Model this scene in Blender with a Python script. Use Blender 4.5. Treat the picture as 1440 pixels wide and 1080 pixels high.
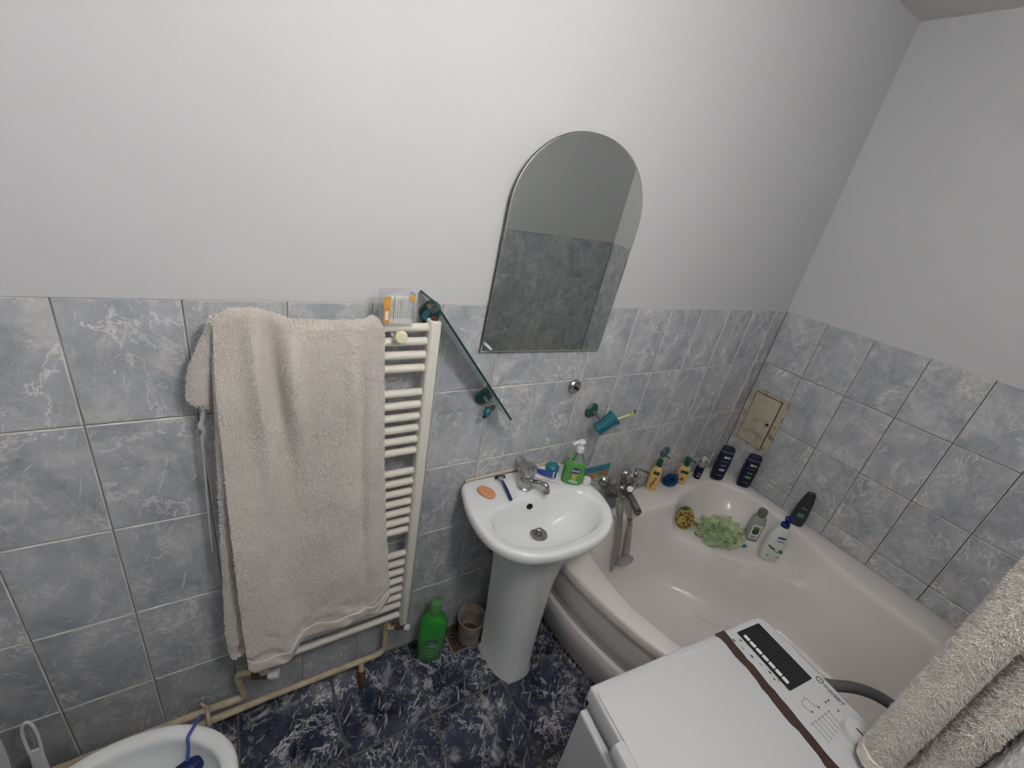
import bpy, bmesh, math, random
import numpy as np
from mathutils import Vector, Matrix

for o in list(bpy.data.objects):
    bpy.data.objects.remove(o, do_unlink=True)
SC = bpy.context.scene
COL = SC.collection
PI = math.pi

# ------------------------------------------------------------------ camera
CAM_R = np.array([[0.8466908, -0.0789807, 0.5261908],
                  [-0.5020149, -0.4463179, 0.7407977],
                  [0.1763396, -0.8913823, -0.4175428]])      # columns: right, down, forward
CAM_C = np.array([0.29797, -1.12394, 1.87383])
FPX = 610.535                                                 # focal length in pixels of the 1440 x 1080 frame
cam_data = bpy.data.cameras.new('camera')
cam = bpy.data.objects.new('camera', cam_data)
COL.objects.link(cam)
cam_data.sensor_fit = 'HORIZONTAL'
cam_data.sensor_width = 36.0
cam_data.lens = FPX / 1440.0 * 36.0
cam_data.clip_start = 0.02
M = Matrix.Identity(4)
for r in range(3):
    M[r][0] = CAM_R[r, 0]; M[r][1] = -CAM_R[r, 1]; M[r][2] = -CAM_R[r, 2]; M[r][3] = CAM_C[r]
cam.matrix_world = M
SC.camera = cam

# ------------------------------------------------------------------ world, exposure
world = bpy.data.worlds.new('world'); SC.world = world
world.use_nodes = True
world.node_tree.nodes['Background'].inputs['Color'].default_value = (0.8, 0.85, 0.9, 1)
world.node_tree.nodes['Background'].inputs['Strength'].default_value = 0.05
SC.view_settings.view_transform = 'Standard'
SC.view_settings.look = 'None'
SC.view_settings.gamma = 1.0
SC.view_settings.use_curve_mapping = False
SC.view_settings.exposure = 0.0
LAMP_STRENGTH = 118.0
LAMP_COL = (1.0, 0.975, 0.94)
LAMP_POS = (0.72, -1.25, 2.36)

# room
XL, XR, YF, ZC = -0.62, 2.7305, -1.41, 2.735
ZT = 1.5236                                                   # top of the tiling
ROWS = [1.5236, 1.235, 0.934, 0.632, 0.329, 0.0]
RIM = 0.55                                                    # bath rim

def pray(u, v):
    return CAM_R @ np.array([(u - 720.0) / FPX, (v - 540.0) / FPX, 1.0])
def at(u, v, x=None, y=None, z=None):
    """the point of the room seen at a photo pixel, given the plane that it lies on"""
    r = pray(u, v)
    ax, val = (0, x) if x is not None else ((1, y) if y is not None else (2, z))
    t = (val - CAM_C[ax]) / r[ax]
    return Vector(CAM_C + t * r)
def height(bx, by, v):
    """height above the floor of the point over (bx, by) that is seen at image row v"""
    lo, hi = -0.5, 2.5
    for _ in range(40):
        m = (lo + hi) / 2
        d = (np.array([bx, by, m]) - CAM_C) @ CAM_R
        if 540 + FPX * d[1] / d[2] > v: lo = m
        else: hi = m
    return lo

# ------------------------------------------------------------------ materials
MATS = {}
def mk(name):
    m = bpy.data.materials.new(name); m.use_nodes = True
    nt = m.node_tree
    return m, nt, nt.nodes['Principled BSDF']
def mat(name, col, rough=0.5, metal=0.0, var=0.0, vscale=8.0, bump=0.0, bscale=60.0, trans=0.0, ior=1.45,
        alpha=1.0, col2=None, coat=0.0, sheen=0.0, emit=None, estr=0.0, spec=0.5, detail=4.0, lo=0.35, hi=0.65, sss=0.0):
    if name in MATS: return MATS[name]
    m, nt, b = mk(name)
    b.inputs['Base Color'].default_value = (*col, 1)
    b.inputs['Roughness'].default_value = rough
    b.inputs['Metallic'].default_value = metal
    b.inputs['Transmission Weight'].default_value = trans
    b.inputs['IOR'].default_value = ior
    b.inputs['Alpha'].default_value = alpha
    b.inputs['Coat Weight'].default_value = coat
    b.inputs['Sheen Weight'].default_value = sheen
    b.inputs['Specular IOR Level'].default_value = spec
    if emit:
        b.inputs['Emission Color'].default_value = (*emit, 1); b.inputs['Emission Strength'].default_value = estr
    if var or bump or col2:
        tc = nt.nodes.new('ShaderNodeTexCoord')
        if var or col2:
            n = nt.nodes.new('ShaderNodeTexNoise'); n.inputs['Scale'].default_value = vscale; n.inputs['Detail'].default_value = detail
            nt.links.new(tc.outputs['Object'], n.inputs['Vector'])
            r = nt.nodes.new('ShaderNodeValToRGB')
            c2 = col2 if col2 else tuple(max(0, c * (1 - var)) for c in col)
            r.color_ramp.elements[0].position = lo; r.color_ramp.elements[1].position = hi
            r.color_ramp.elements[0].color = (*c2, 1); r.color_ramp.elements[1].color = (*col, 1)
            nt.links.new(n.outputs['Fac'], r.inputs['Fac']); nt.links.new(r.outputs['Color'], b.inputs['Base Color'])
        if bump:
            n2 = nt.nodes.new('ShaderNodeTexNoise'); n2.inputs['Scale'].default_value = bscale; n2.inputs['Detail'].default_value = 3
            nt.links.new(tc.outputs['Object'], n2.inputs['Vector'])
            bp = nt.nodes.new('ShaderNodeBump'); bp.inputs['Strength'].default_value = bump; bp.inputs['Distance'].default_value = 0.004
            nt.links.new(n2.outputs['Fac'], bp.inputs['Height']); nt.links.new(bp.outputs['Normal'], b.inputs['Normal'])
    MATS[name] = m
    return m

def marble(name, dark, light, vein, rough, scale, vein_amt, patch_lo, patch_hi, aniso=(1, 1, 1), streak_amt=0.5, grain=0.25):
    """glazed tile printed with marble: soft clouds, ridged veins and fine scratches; each tile takes its own piece of the print"""
    m, nt, b = mk(name)
    N, L = nt.nodes, nt.links
    tc = N.new('ShaderNodeTexCoord'); oi = N.new('ShaderNodeObjectInfo')
    mul = N.new('ShaderNodeVectorMath'); mul.operation = 'MULTIPLY'
    cmb = N.new('ShaderNodeCombineXYZ')
    for k in range(3): L.new(oi.outputs['Random'], cmb.inputs[k])
    L.new(cmb.outputs[0], mul.inputs[0]); mul.inputs[1].default_value = (37.0, 61.0, 23.0)
    an = N.new('ShaderNodeVectorMath'); an.operation = 'MULTIPLY'; an.inputs[1].default_value = aniso
    L.new(tc.outputs['Object'], an.inputs[0])
    add = N.new('ShaderNodeVectorMath'); add.operation = 'ADD'
    L.new(an.outputs[0], add.inputs[0]); L.new(mul.outputs[0], add.inputs[1])
    vec = add.outputs[0]
    def noise(sc, det, dist, ro=0.55):
        n = N.new('ShaderNodeTexNoise'); n.inputs['Scale'].default_value = sc; n.inputs['Detail'].default_value = det
        n.inputs['Distortion'].default_value = dist; n.inputs['Roughness'].default_value = ro
        L.new(vec, n.inputs['Vector']); return n
    def ridge(n, width):
        s = N.new('ShaderNodeMath'); s.operation = 'SUBTRACT'; L.new(n.outputs['Fac'], s.inputs[0]); s.inputs[1].default_value = 0.5
        a = N.new('ShaderNodeMath'); a.operation = 'ABSOLUTE'; L.new(s.outputs[0], a.inputs[0])
        r = N.new('ShaderNodeMapRange'); r.inputs['From Min'].default_value = 0.0; r.inputs['From Max'].default_value = width
        r.inputs['To Min'].default_value = 1.0; r.inputs['To Max'].default_value = 0.0; L.new(a.outputs[0], r.inputs['Value'])
        return r.outputs[0]
    def step(n, lo, hi):
        r = N.new('ShaderNodeMapRange'); r.inputs['From Min'].default_value = lo; r.inputs['From Max'].default_value = hi
        L.new(n.outputs['Fac'], r.inputs['Value']); return r.outputs[0]
    def mulf(a, c):
        q = N.new('ShaderNodeMath'); q.operation = 'MULTIPLY'; L.new(a, q.inputs[0])
        if isinstance(c, float): q.inputs[1].default_value = c
        else: L.new(c, q.inputs[1])
        return q.outputs[0]
    def mx(a, fac, colr):
        q = N.new('ShaderNodeMix'); q.data_type = 'RGBA'; L.new(fac, q.inputs['Factor'])
        if isinstance(a, tuple): q.inputs[6].default_value = (*a, 1)
        else: L.new(a, q.inputs[6])
        q.inputs[7].default_value = (*colr, 1); return q.outputs[2]
    base = mx(dark, step(noise(scale, 10, 0.5, 0.66), 0.34, 0.66), light)
    gr = N.new('ShaderNodeMix'); gr.data_type = 'RGBA'; gr.blend_type = 'OVERLAY'; gr.inputs['Factor'].default_value = grain
    L.new(base, gr.inputs[6]); L.new(noise(scale * 5, 6, 0.4, 0.75).outputs['Fac'], gr.inputs[7]); base = gr.outputs[2]
    base = mx(base, mulf(step(noise(scale * 1.5, 10, 0.6, 0.74), patch_lo, patch_hi), 0.8), vein)
    v1 = mulf(ridge(noise(scale * 0.5, 6, 0.5, 0.68), 0.014), step(noise(scale * 0.5, 2, 0.0), 0.42, 0.62))
    base = mx(base, mulf(v1, vein_amt), tuple(min(1, c * 1.25) for c in vein))
    v2 = mulf(ridge(noise(scale * 1.1, 5, 0.7, 0.7), 0.010), step(noise(scale * 1.3, 2, 0.0), 0.45, 0.6))
    base = mx(base, mulf(v2, vein_amt * 0.8), vein)
    # short pale scratches in two slanting directions
    for ang_, sc_, lo_ in ((0.75, (16.0, 16.0, 120.0), 0.66), (-0.35, (18.0, 18.0, 130.0), 0.68), (1.25, (14.0, 14.0, 110.0), 0.68)):
        rot = N.new('ShaderNodeVectorRotate'); rot.rotation_type = 'Y_AXIS'; rot.inputs['Angle'].default_value = ang_
        L.new(vec, rot.inputs['Vector'])
        mp = N.new('ShaderNodeVectorMath'); mp.operation = 'MULTIPLY'; mp.inputs[1].default_value = tuple(c * scale / 9.0 for c in sc_)
        L.new(rot.outputs[0], mp.inputs[0])
        n = N.new('ShaderNodeTexNoise'); n.inputs['Scale'].default_value = 1.0; n.inputs['Detail'].default_value = 2.0; n.inputs['Distortion'].default_value = 0.25
        L.new(mp.outputs[0], n.inputs['Vector'])
        base = mx(base, mulf(step(n, lo_, lo_ + 0.05), streak_amt), vein)
    L.new(base, b.inputs['Base Color'])
    b.inputs['Roughness'].default_value = rough
    b.inputs['Coat Weight'].default_value = 0.0
    MATS[name] = m
    return m

def setmat(o, m):
    o.data.materials.clear(); o.data.materials.append(m)

# ------------------------------------------------------------------ objects
def link(o, parent=None):
    COL.objects.link(o)
    if parent is not None: o.parent = parent
    return o
def tag(o, label=None, cat=None, group=None, kind=None):
    if label: o['label'] = label
    if cat: o['category'] = cat
    if group: o['group'] = group
    if kind: o['kind'] = kind
    return o
ROOTM = {}
def thing(name, loc, label, cat, rotz=0.0, group=None, tilt=None):
    o = bpy.data.objects.new(name, None)
    o.empty_display_size = 0.05
    o.location = loc
    o.rotation_euler = (tilt[0], tilt[1], rotz) if tilt else (0, 0, rotz)
    link(o); tag(o, label, cat, group)
    e = o.rotation_euler
    ROOTM[o.name] = Matrix.Translation(Vector(loc)) @ e.to_matrix().to_4x4()
    return o
def mesh_from(name, verts, faces, smooth=True):
    me = bpy.data.meshes.new(name)
    me.from_pydata([tuple(v) for v in verts], [], faces)
    me.update()
    if smooth: me.polygons.foreach_set('use_smooth', [True] * len(me.polygons))
    return me
class G:
    """a collector of geometry for ONE mesh object"""
    def __init__(s): s.v = []; s.f = []
    def add(s, vs, fs):
        o = len(s.v); s.v += [Vector(v) for v in vs]; s.f += [tuple(i + o for i in f) for f in fs]; return s
    def xf(s, m):
        s.v = [m @ v for v in s.v]; return s
def put(name, g, m, parent=None, world=False, smooth=True, auto=35, bevel=0.0, bseg=2, sub=0, solid=0.0, label=None, fixn=True):
    """link geometry as one mesh; world=True when g holds room coordinates and the parent has a place of its own"""
    vs = g.v
    pm = None
    if parent is not None and world:
        p = parent
        inv = world_matrix(parent).inverted()
        vs = [inv @ v for v in vs]
    me = mesh_from(name, vs, g.f, smooth)
    if fixn:
        bm = bmesh.new(); bm.from_mesh(me)
        bmesh.ops.recalc_face_normals(bm, faces=bm.faces); bm.to_mesh(me); bm.free()
    o = bpy.data.objects.new(name, me)
    me.materials.append(m)
    link(o, parent)
    if solid:
        md = o.modifiers.new('solid', 'SOLIDIFY'); md.thickness = solid; md.offset = 0
    if bevel:
        md = o.modifiers.new('bevel', 'BEVEL'); md.width = bevel; md.segments = bseg; md.limit_method = 'ANGLE'; md.angle_limit = math.radians(35)
    if sub:
        md = o.modifiers.new('sub', 'SUBSURF'); md.levels = sub; md.render_levels = sub
    if smooth and auto and not sub:
        try: me.set_sharp_from_angle(angle=math.radians(auto))
        except Exception: pass
    if label: o['label'] = label
    return o
def world_matrix(o):
    m = Matrix.Translation(o.location) @ o.rotation_euler.to_matrix().to_4x4()
    return world_matrix(o.parent) @ m if o.parent else m
def basis(d, up=(0, 0, 1)):
    d = Vector(d).normalized(); up = Vector(up)
    if abs(d.dot(up)) > 0.98: up = Vector((0, 1, 0))
    x = up.cross(d).normalized(); y = d.cross(x)
    return Matrix((x, y, d)).transposed()
def box(c, s, m=None):
    g = G(); c = Vector(c)
    vs = [c + Vector((sx * s[0] / 2, sy * s[1] / 2, sz * s[2] / 2)) for sx in (-1, 1) for sy in (-1, 1) for sz in (-1, 1)]
    g.add(vs, [(0, 1, 3, 2), (4, 6, 7, 5), (0, 4, 5, 1), (2, 3, 7, 6), (0, 2, 6, 4), (1, 5, 7, 3)])
    return g
def loft(rings, closed=True, cap0=True, cap1=True):
    g = G(); n = len(rings[0]); vs = []; fs = []
    for r in rings: vs += [Vector(p) for p in r]
    for i in range(len(rings) - 1):
        for j in range(n if closed else n - 1):
            a = i * n + j; b = i * n + (j + 1) % n
            fs.append((a, b, b + n, a + n))
    if cap0: fs.append(tuple(reversed(range(n))))
    if cap1: fs.append(tuple(range((len(rings) - 1) * n, len(rings) * n)))
    return g.add(vs, fs)
def lathe(prof, n=32, m=None, cap0=True, cap1=True):
    rings = [[Vector((r * math.cos(2 * PI * k / n), r * math.sin(2 * PI * k / n), z)) for k in range(n)] for r, z in prof]
    g = loft(rings, True, cap0 and prof[0][0] > 1e-6, cap1 and prof[-1][0] > 1e-6)
    if m is not None: g.xf(m)
    return g
def place(p, d, up=(0, 0, 1)):
    return Matrix.Translation(Vector(p)) @ basis(d, up).to_4x4()
def smooth_path(pts, per=8, closed=False):
    P = [Vector(p) for p in pts]; out = []; n = len(P)
    for i in range(n if closed else n - 1):
        if closed: a, b, c, d = P[(i - 1) % n], P[i], P[(i + 1) % n], P[(i + 2) % n]
        else: a, b, c, d = P[max(i - 1, 0)], P[i], P[i + 1], P[min(i + 2, n - 1)]
        for k in range(per):
            t = k / per
            out.append(0.5 * ((2 * b) + (c - a) * t + (2 * a - 5 * b + 4 * c - d) * t * t + (3 * b - a - 3 * c + d) * t ** 3))
    if not closed: out.append(P[-1])
    return out
def tube(pts, r, n=12, smooth=0, cap=True):
    P = smooth_path(pts, smooth) if smooth else [Vector(p) for p in pts]
    if callable(r): R = [r(i / (len(P) - 1)) for i in range(len(P))]
    elif isinstance(r, (list, tuple)):
        R = [r[min(int(i / (len(P) - 1) * (len(r) - 1)), len(r) - 2)] + (r[min(int(i / (len(P) - 1) * (len(r) - 1)), len(r) - 2) + 1] - r[min(int(i / (len(P) - 1) * (len(r) - 1)), len(r) - 2)]) * (i / (len(P) - 1) * (len(r) - 1) - min(int(i / (len(P) - 1) * (len(r) - 1)), len(r) - 2)) for i in range(len(P))]
    else: R = [r] * len(P)
    rings = []; ref = None
    for i, p in enumerate(P):
        d = (P[min(i + 1, len(P) - 1)] - P[max(i - 1, 0)]).normalized()
        if ref is None:
            ref = Vector((0, 0, 1)) if abs(d.z) < 0.9 else Vector((1, 0, 0))
        x = (ref - d * ref.dot(d)).normalized(); y = d.cross(x); ref = x
        rings.append([p + R[i] * (math.cos(2 * PI * k / n) * x + math.sin(2 * PI * k / n) * y) for k in range(n)])
    return loft(rings, True, cap, cap)
def sring(hx, hy, z, n=28, e=2.0, cx=0.0, cy=0.0):
    """superellipse ring: e=2 an ellipse, larger e squarer"""
    out = []
    for k in range(n):
        t = 2 * PI * k / n; c, s = math.cos(t), math.sin(t)
        out.append(Vector((cx + hx * math.copysign(abs(c) ** (2 / e), c), cy + hy * math.copysign(abs(s) ** (2 / e), s), z)))
    return out
def merge(*gs):
    g = G()
    for q in gs: g.add(q.v, q.f)
    return g
def fan(pts):                                   # one flat polygon
    return G().add(pts, [tuple(range(len(pts)))])
def prism(pts, d):
    d = Vector(d); n = len(pts); P = [Vector(p) for p in pts]
    g = G().add(P + [p + d for p in P], [tuple(reversed(range(n))), tuple(range(n, 2 * n))] + [(i, (i + 1) % n, (i + 1) % n + n, i + n) for i in range(n)])
    return g
def text_geo(s, size, m, extrude=0.0004):
    """lettering as a mesh; m places its xy plane"""
    cu = bpy.data.curves.new('lettering', 'FONT'); cu.body = s; cu.size = size; cu.align_x = 'CENTER'; cu.align_y = 'CENTER'
    cu.extrude = extrude; cu.resolution_u = 3
    ob = bpy.data.objects.new('lettering', cu); COL.objects.link(ob)
    dg = bpy.context.evaluated_depsgraph_get()
    me = bpy.data.meshes.new_from_object(ob.evaluated_get(dg))
    g = G().add([m @ v.co for v in me.vertices], [tuple(p.vertices) for p in me.polygons])
    bpy.data.objects.remove(ob, do_unlink=True); bpy.data.curves.remove(cu); bpy.data.meshes.remove(me)
    return g
def vnoise(x, y, seed=0):
    """smooth value noise on numpy arrays"""
    xi = np.floor(x).astype(int); yi = np.floor(y).astype(int); xf = x - xi; yf = y - yi
    def h(a, b):
        q = (a * 374761393 + b * 668265263 + seed * 1442695041) & 0x7fffffff
        q = ((q ^ (q >> 13)) * 1274126177) & 0x7fffffff
        return ((q ^ (q >> 16)) & 0xffff) / 65535.0
    u = xf * xf * (3 - 2 * xf); w = yf * yf * (3 - 2 * yf)
    return (h(xi, yi) * (1 - u) + h(xi + 1, yi) * u) * (1 - w) + (h(xi, yi + 1) * (1 - u) + h(xi + 1, yi + 1) * u) * w
def fast_mesh(name, V, F, m, parent=None, smooth=True):
    """numpy verts (n,3), faces (k,3 or 4) as one mesh object"""
    me = bpy.data.meshes.new(name); V = np.asarray(V, np.float32); F = np.asarray(F, np.int32); k = F.shape[1]
    me.vertices.add(len(V)); me.vertices.foreach_set('co', V.ravel())
    me.loops.add(F.size); me.loops.foreach_set('vertex_index', F.ravel())
    me.polygons.add(len(F)); me.polygons.foreach_set('loop_start', np.arange(0, F.size, k, dtype=np.int32))
    me.update(calc_edges=True); me.validate()
    if smooth: me.polygons.foreach_set('use_smooth', np.ones(len(me.polygons), bool))
    me.materials.append(m)
    o = bpy.data.objects.new(name, me); link(o, parent); return o
def grid_faces(nu, nv):
    i = np.arange(nu - 1)[:, None]; j = np.arange(nv - 1)[None, :]
    a = (i * nv + j).ravel()
    return np.stack([a, a + 1, a + nv + 1, a + nv], 1)
def fibres(name, P, Nrm, m, parent, length, width, count, seed=1, droop=0.3):
    """terry pile: short thin blades standing on a sheet of points P (nu,nv,3) with normals"""
    rng = np.random.default_rng(seed)
    nu, nv = P.shape[:2]
    a = rng.random(count) * (nu - 1.001); b = rng.random(count) * (nv - 1.001)
    i = a.astype(int); j = b.astype(int); fa = (a - i)[:, None]; fb = (b - j)[:, None]
    def smp(A): return (A[i, j] * (1 - fa) + A[i + 1, j] * fa) * (1 - fb) + (A[i, j + 1] * (1 - fa) + A[i + 1, j + 1] * fa) * fb
    p = smp(P); n = smp(Nrm); n /= np.linalg.norm(n, axis=1)[:, None] + 1e-9
    d = n + rng.normal(0, 0.55, (count, 3)) + np.array([0, 0, -droop]); d /= np.linalg.norm(d, axis=1)[:, None]
    s = np.cross(d, rng.normal(0, 1, (count, 3))); s /= np.linalg.norm(s, axis=1)[:, None] + 1e-9
    ln = length * (0.6 + 0.8 * rng.random(count))[:, None]
    t2 = d + rng.normal(0, 0.5, (count, 3)); t2 /= np.linalg.norm(t2, axis=1)[:, None]
    w = width * 0.5
    V = np.stack([p - s * w, p + s * w, p + d * ln * 0.55 + s * w * 0.8, p + d * ln * 0.55 - s * w * 0.8, p + d * ln * 0.55 + t2 * ln * 0.5], 1).reshape(-1, 3)
    k = np.arange(count)[:, None] * 5
    F = np.concatenate([k + np.array([[0, 1, 2]]), k + np.array([[0, 2, 3]]), k + np.array([[3, 2, 4]])], 0)
    o = fast_mesh(name, V, F, m, parent, smooth=False)
    o['kind'] = 'stuff'
    return o
def sheet_normals(P):
    du = np.gradient(P, axis=0); dv = np.gradient(P, axis=1)
    n = np.cross(du, dv); return n / (np.linalg.norm(n, axis=2)[:, :, None] + 1e-9)
# ------------------------------------------------------------------ shared materials
PLASTER = mat('white_plaster', (0.595, 0.60, 0.61), 0.75, var=0.02, vscale=2.5, bump=0.08, bscale=70)
CEILM = mat('ceiling_paint', (0.68, 0.66, 0.66), 0.8, var=0.03, vscale=2.0, bump=0.1, bscale=60)
GROUT = mat('wall_grout', (0.34, 0.34, 0.33), 0.8, var=0.4, vscale=6, bump=0.3, bscale=120)
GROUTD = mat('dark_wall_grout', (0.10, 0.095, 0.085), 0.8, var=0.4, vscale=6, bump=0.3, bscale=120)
FGROUT = mat('floor_grout', (0.22, 0.20, 0.165), 0.85, var=0.45, vscale=9, bump=0.3, bscale=120)
TILE = marble('grey_marble_tile', (0.34, 0.36, 0.395), (0.55, 0.565, 0.585), (0.80, 0.775, 0.73), 0.22, 9.0, 0.75, 0.52, 0.76, (1.0, 1.0, 0.8))
TEDGE = mat('tile_glaze_edge', (0.80, 0.80, 0.785), 0.3, var=0.3, vscale=14)
FTILE = marble('navy_marble_tile', (0.008, 0.012, 0.030), (0.075, 0.085, 0.13), (0.66, 0.64, 0.66), 0.2, 8.0, 0.95, 0.53, 0.70, (1.0, 1.0, 1.0), 0.7, 0.35)
FEDGE = mat('floor_tile_edge', (0.05, 0.055, 0.08), 0.4)
CERAM = mat('white_ceramic', (0.86, 0.88, 0.88), 0.12, coat=0.4, var=0.02, vscale=5)
ACRYL = mat('cream_acrylic', (0.86, 0.82, 0.785), 0.2, coat=0.25, var=0.05, vscale=4)
CHROME = mat('chrome', (0.55, 0.54, 0.53), 0.16, metal=1.0, var=0.25, vscale=30)
DARKCHR = mat('limed_chrome', (0.36, 0.34, 0.33), 0.28, metal=1.0, var=0.4, vscale=40)
CREAM = mat('cream_enamel', (0.80, 0.77, 0.68), 0.3, var=0.06, vscale=12)
PIPEM = mat('yellowed_pipe_paint', (0.66, 0.58, 0.42), 0.5, var=0.25, vscale=18, col2=(0.45, 0.36, 0.23))
RUST = mat('rusty_brass', (0.16, 0.09, 0.055), 0.7, metal=0.3, var=0.5, vscale=60)
BLACKP = mat('black_plastic', (0.012, 0.012, 0.014), 0.35)
TEAL = mat('teal_plastic', (0.012, 0.14, 0.18), 0.35, var=0.3, vscale=40)
TERRY = mat('beige_terry', (0.76, 0.705, 0.65), 0.95, var=0.14, vscale=9, bump=0.8, bscale=420, sheen=0.3)
PILE = mat('beige_terry_pile', (0.86, 0.805, 0.745), 0.95, var=0.12, vscale=14, sheen=0.3)
HEMM = mat('beige_towel_hem', (0.78, 0.725, 0.64), 0.85, var=0.1, vscale=20, bump=0.6, bscale=260)
WHITEP = mat('white_plastic', (0.76, 0.77, 0.78), 0.35)

# ------------------------------------------------------------------ the room
def struct(name, g, m, bevel=0.0):
    o = put(name, g, m, smooth=False, bevel=bevel); o['kind'] = 'structure'; return o
def slab(x0, x1, y0, y1, z0, z1):
    return box(((x0 + x1) / 2, (y0 + y1) / 2, (z0 + z1) / 2), (x1 - x0, y1 - y0, z1 - z0))
TH = 0.12
wall_back = struct('wall_back', slab(XL - TH, XR + TH, 0.004, TH, 0.0, ZT + 0.01), GROUT)
wall_right = struct('wall_right', slab(XR + 0.004, XR + TH, YF - TH, 0.004, 0.0, ZT + 0.01), GROUTD)
wall_front = struct('wall_front', slab(XL - TH, XR + TH, YF - TH, YF - 0.004, 0.0, ZT + 0.01), GROUT)
wall_left = struct('wall_left', slab(XL - TH, XL - 0.004, YF - 0.004, 0.004, 0.0, ZT + 0.01), GROUT)
ceiling = struct('ceiling', slab(XL - TH, XR + TH, YF - TH, TH, ZC, ZC + 0.1), CEILM)
floor = struct('floor', slab(XL - TH, XR + TH, YF - TH, TH, -0.10, -0.004), FGROUT)
for w, a in ((wall_back, (XL - TH, XR + TH, -0.0012, TH)), (wall_right, (XR - 0.0012, XR + TH, YF - TH, TH)),
             (wall_front, (XL - TH, XR + TH, YF - TH, YF + 0.003)), (wall_left, (XL - TH, XL + 0.003, YF - TH, TH))):
    put('plaster', slab(a[0], a[1], a[2], a[3], ZT - 0.003, ZC + 0.02), PLASTER, w, smooth=False, bevel=0.003, bseg=3)

TMESH = {}
def tile_mesh(w, h, joint, face, edge, bev=0.0022, thick=0.008, key=''):
    k = (round(w, 4), round(h, 4), key)
    if k in TMESH: return TMESH[k]
    W, H = (w - joint) / 2, (h - joint) / 2
    vs = []
    for (ww, hh, y) in ((W - bev, H - bev, 0.0), (W, H, bev * 0.7), (W, H, thick)):
        vs += [(-ww, y, -hh), (ww, y, -hh), (ww, y, hh), (-ww, y, hh)]
    fs = [(0, 1, 2, 3)]
    for r in (0, 4):
        for i in range(4):
            fs.append((r + i, r + 4 + i, r + 4 + (i + 1) % 4, r + (i + 1) % 4))
    me = bpy.data.meshes.new('tile'); me.from_pydata(vs, [], fs); me.update()
    me.materials.append(face); me.materials.append(edge)
    for i, p in enumerate(me.polygons): p.material_index = 0 if i == 0 else 1
    TMESH[k] = me
    return me
rng = random.Random(7)
def tile(parent, me, loc, rot):
    o = bpy.data.objects.new('tile', me); o.location = loc
    o.rotation_euler = rot; link(o, parent); return o
def tiled_wall(parent, cuts, fixed, rotz, along):
    for a, b in zip(cuts[:-1], cuts[1:]):
        if abs(b - a) < 0.012: continue
        for zt, zb in zip(ROWS[:-1], ROWS[1:]):
            me = tile_mesh(abs(b - a), zt - zb, 0.0035, TILE, TEDGE, key='wall')
            c = (a + b) / 2; d = rng.uniform(-0.0006, 0.0006)
            loc = (c, fixed + d, (zt + zb) / 2) if along == 'x' else (fixed + d, c, (zt + zb) / 2)
            tile(parent, me, loc, (rng.uniform(-.0015, .0015), 0, rotz + rng.uniform(-.0015, .0015)))
xs = [XL] + [i * 0.202 for i in range(-3, 14)] + [XR]
tiled_wall(wall_back, xs, 0.0, 0.0, 'x')
ys = [0.0, -0.2036] + [-0.2036 - 0.2062 * i for i in range(1, 6)] + [YF]
tiled_wall(wall_right, ys, XR, -PI / 2, 'y')
tiled_wall(wall_front, [XR - 0.202 * i for i in range(0, 17)] + [XL], YF, PI, 'x')
tiled_wall(wall_left, ys, XL, PI / 2, 'y')
fx = [XL] + [0.5022 + 0.31 * i for i in range(-3, 8)] + [XR]
fy = [0.0, -0.3078, -0.621, -0.934, -1.247, YF]
for a, b in zip(fx[:-1], fx[1:]):
    for c, d in zip(fy[:-1], fy[1:]):
        if b - a < 0.012: continue
        tile(floor, tile_mesh(b - a, c - d, 0.006, FTILE, FEDGE, key='floor'), ((a + b) / 2, (c + d) / 2, 0.0), (-PI / 2, 0, 0))

# ------------------------------------------------------------------ wall lamp: lights the room
lamp = thing('wall_lamp', (LAMP_POS[0], YF + 0.004, LAMP_POS[2] - 0.05), 'white glass globe lamp on the wall facing the basin', 'lamp')
put('base', lathe([(0.055, 0.0), (0.055, 0.012), (0.045, 0.02), (0.02, 0.024)], 32, place((0, 0, 0), (0, 1, 0))), WHITEP, lamp)
put('arm', tube([(0, 0.02, 0), (0, 0.085, -0.005), (0, LAMP_POS[1] - YF - 0.004, -0.035)], 0.012, 12, 5), WHITEP, lamp)
put('socket', lathe([(0.03, -0.045), (0.04, -0.03), (0.04, -0.02), (0.03, -0.015)], 28, Matrix.Translation((0, LAMP_POS[1] - YF - 0.004, -0.005))), WHITEP, lamp)
dm = mat('lamp_glass_lit', (0.9, 0.9, 0.9), 0.5, emit=LAMP_COL, estr=LAMP_STRENGTH)
glb = [(max(0.085 * math.sin(t), 1e-7), -0.085 * math.cos(t)) for t in np.linspace(0.34, PI, 20)]
put('globe', lathe(glb, 40, Matrix.Translation((0, LAMP_POS[1] - YF - 0.004, 0.058)), cap0=True), dm, lamp)
# ------------------------------------------------------------------ corner bath
def raycast(poly, c, ang):
    d = (math.cos(ang), math.sin(ang)); best = None; n = len(poly)
    for i in range(n):
        ax, ay = poly[i][0] - c[0], poly[i][1] - c[1]; bx, by = poly[(i + 1) % n][0] - c[0], poly[(i + 1) % n][1] - c[1]
        ex, ey = bx - ax, by - ay; den = d[0] * ey - d[1] * ex
        if abs(den) < 1e-12: continue
        t = (ax * ey - ay * ex) / den; s = (ax * d[1] - ay * d[0]) / den
        if t > 0 and -1e-6 <= s <= 1 + 1e-6 and (best is None or t > best): best = t
    return best if best else 0.01
BC = (2.06, -0.64)
KX, KY = XR - 0.002, -0.002
def ab(a, b): return Vector((XR - a, -b, 0))
half = [(1.398, 0.10), (1.400, 0.24), (1.392, 0.36), (1.372, 0.476), (1.338, 0.61), (1.288, 0.735), (1.215, 0.86), (1.12, 0.98)]
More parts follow.
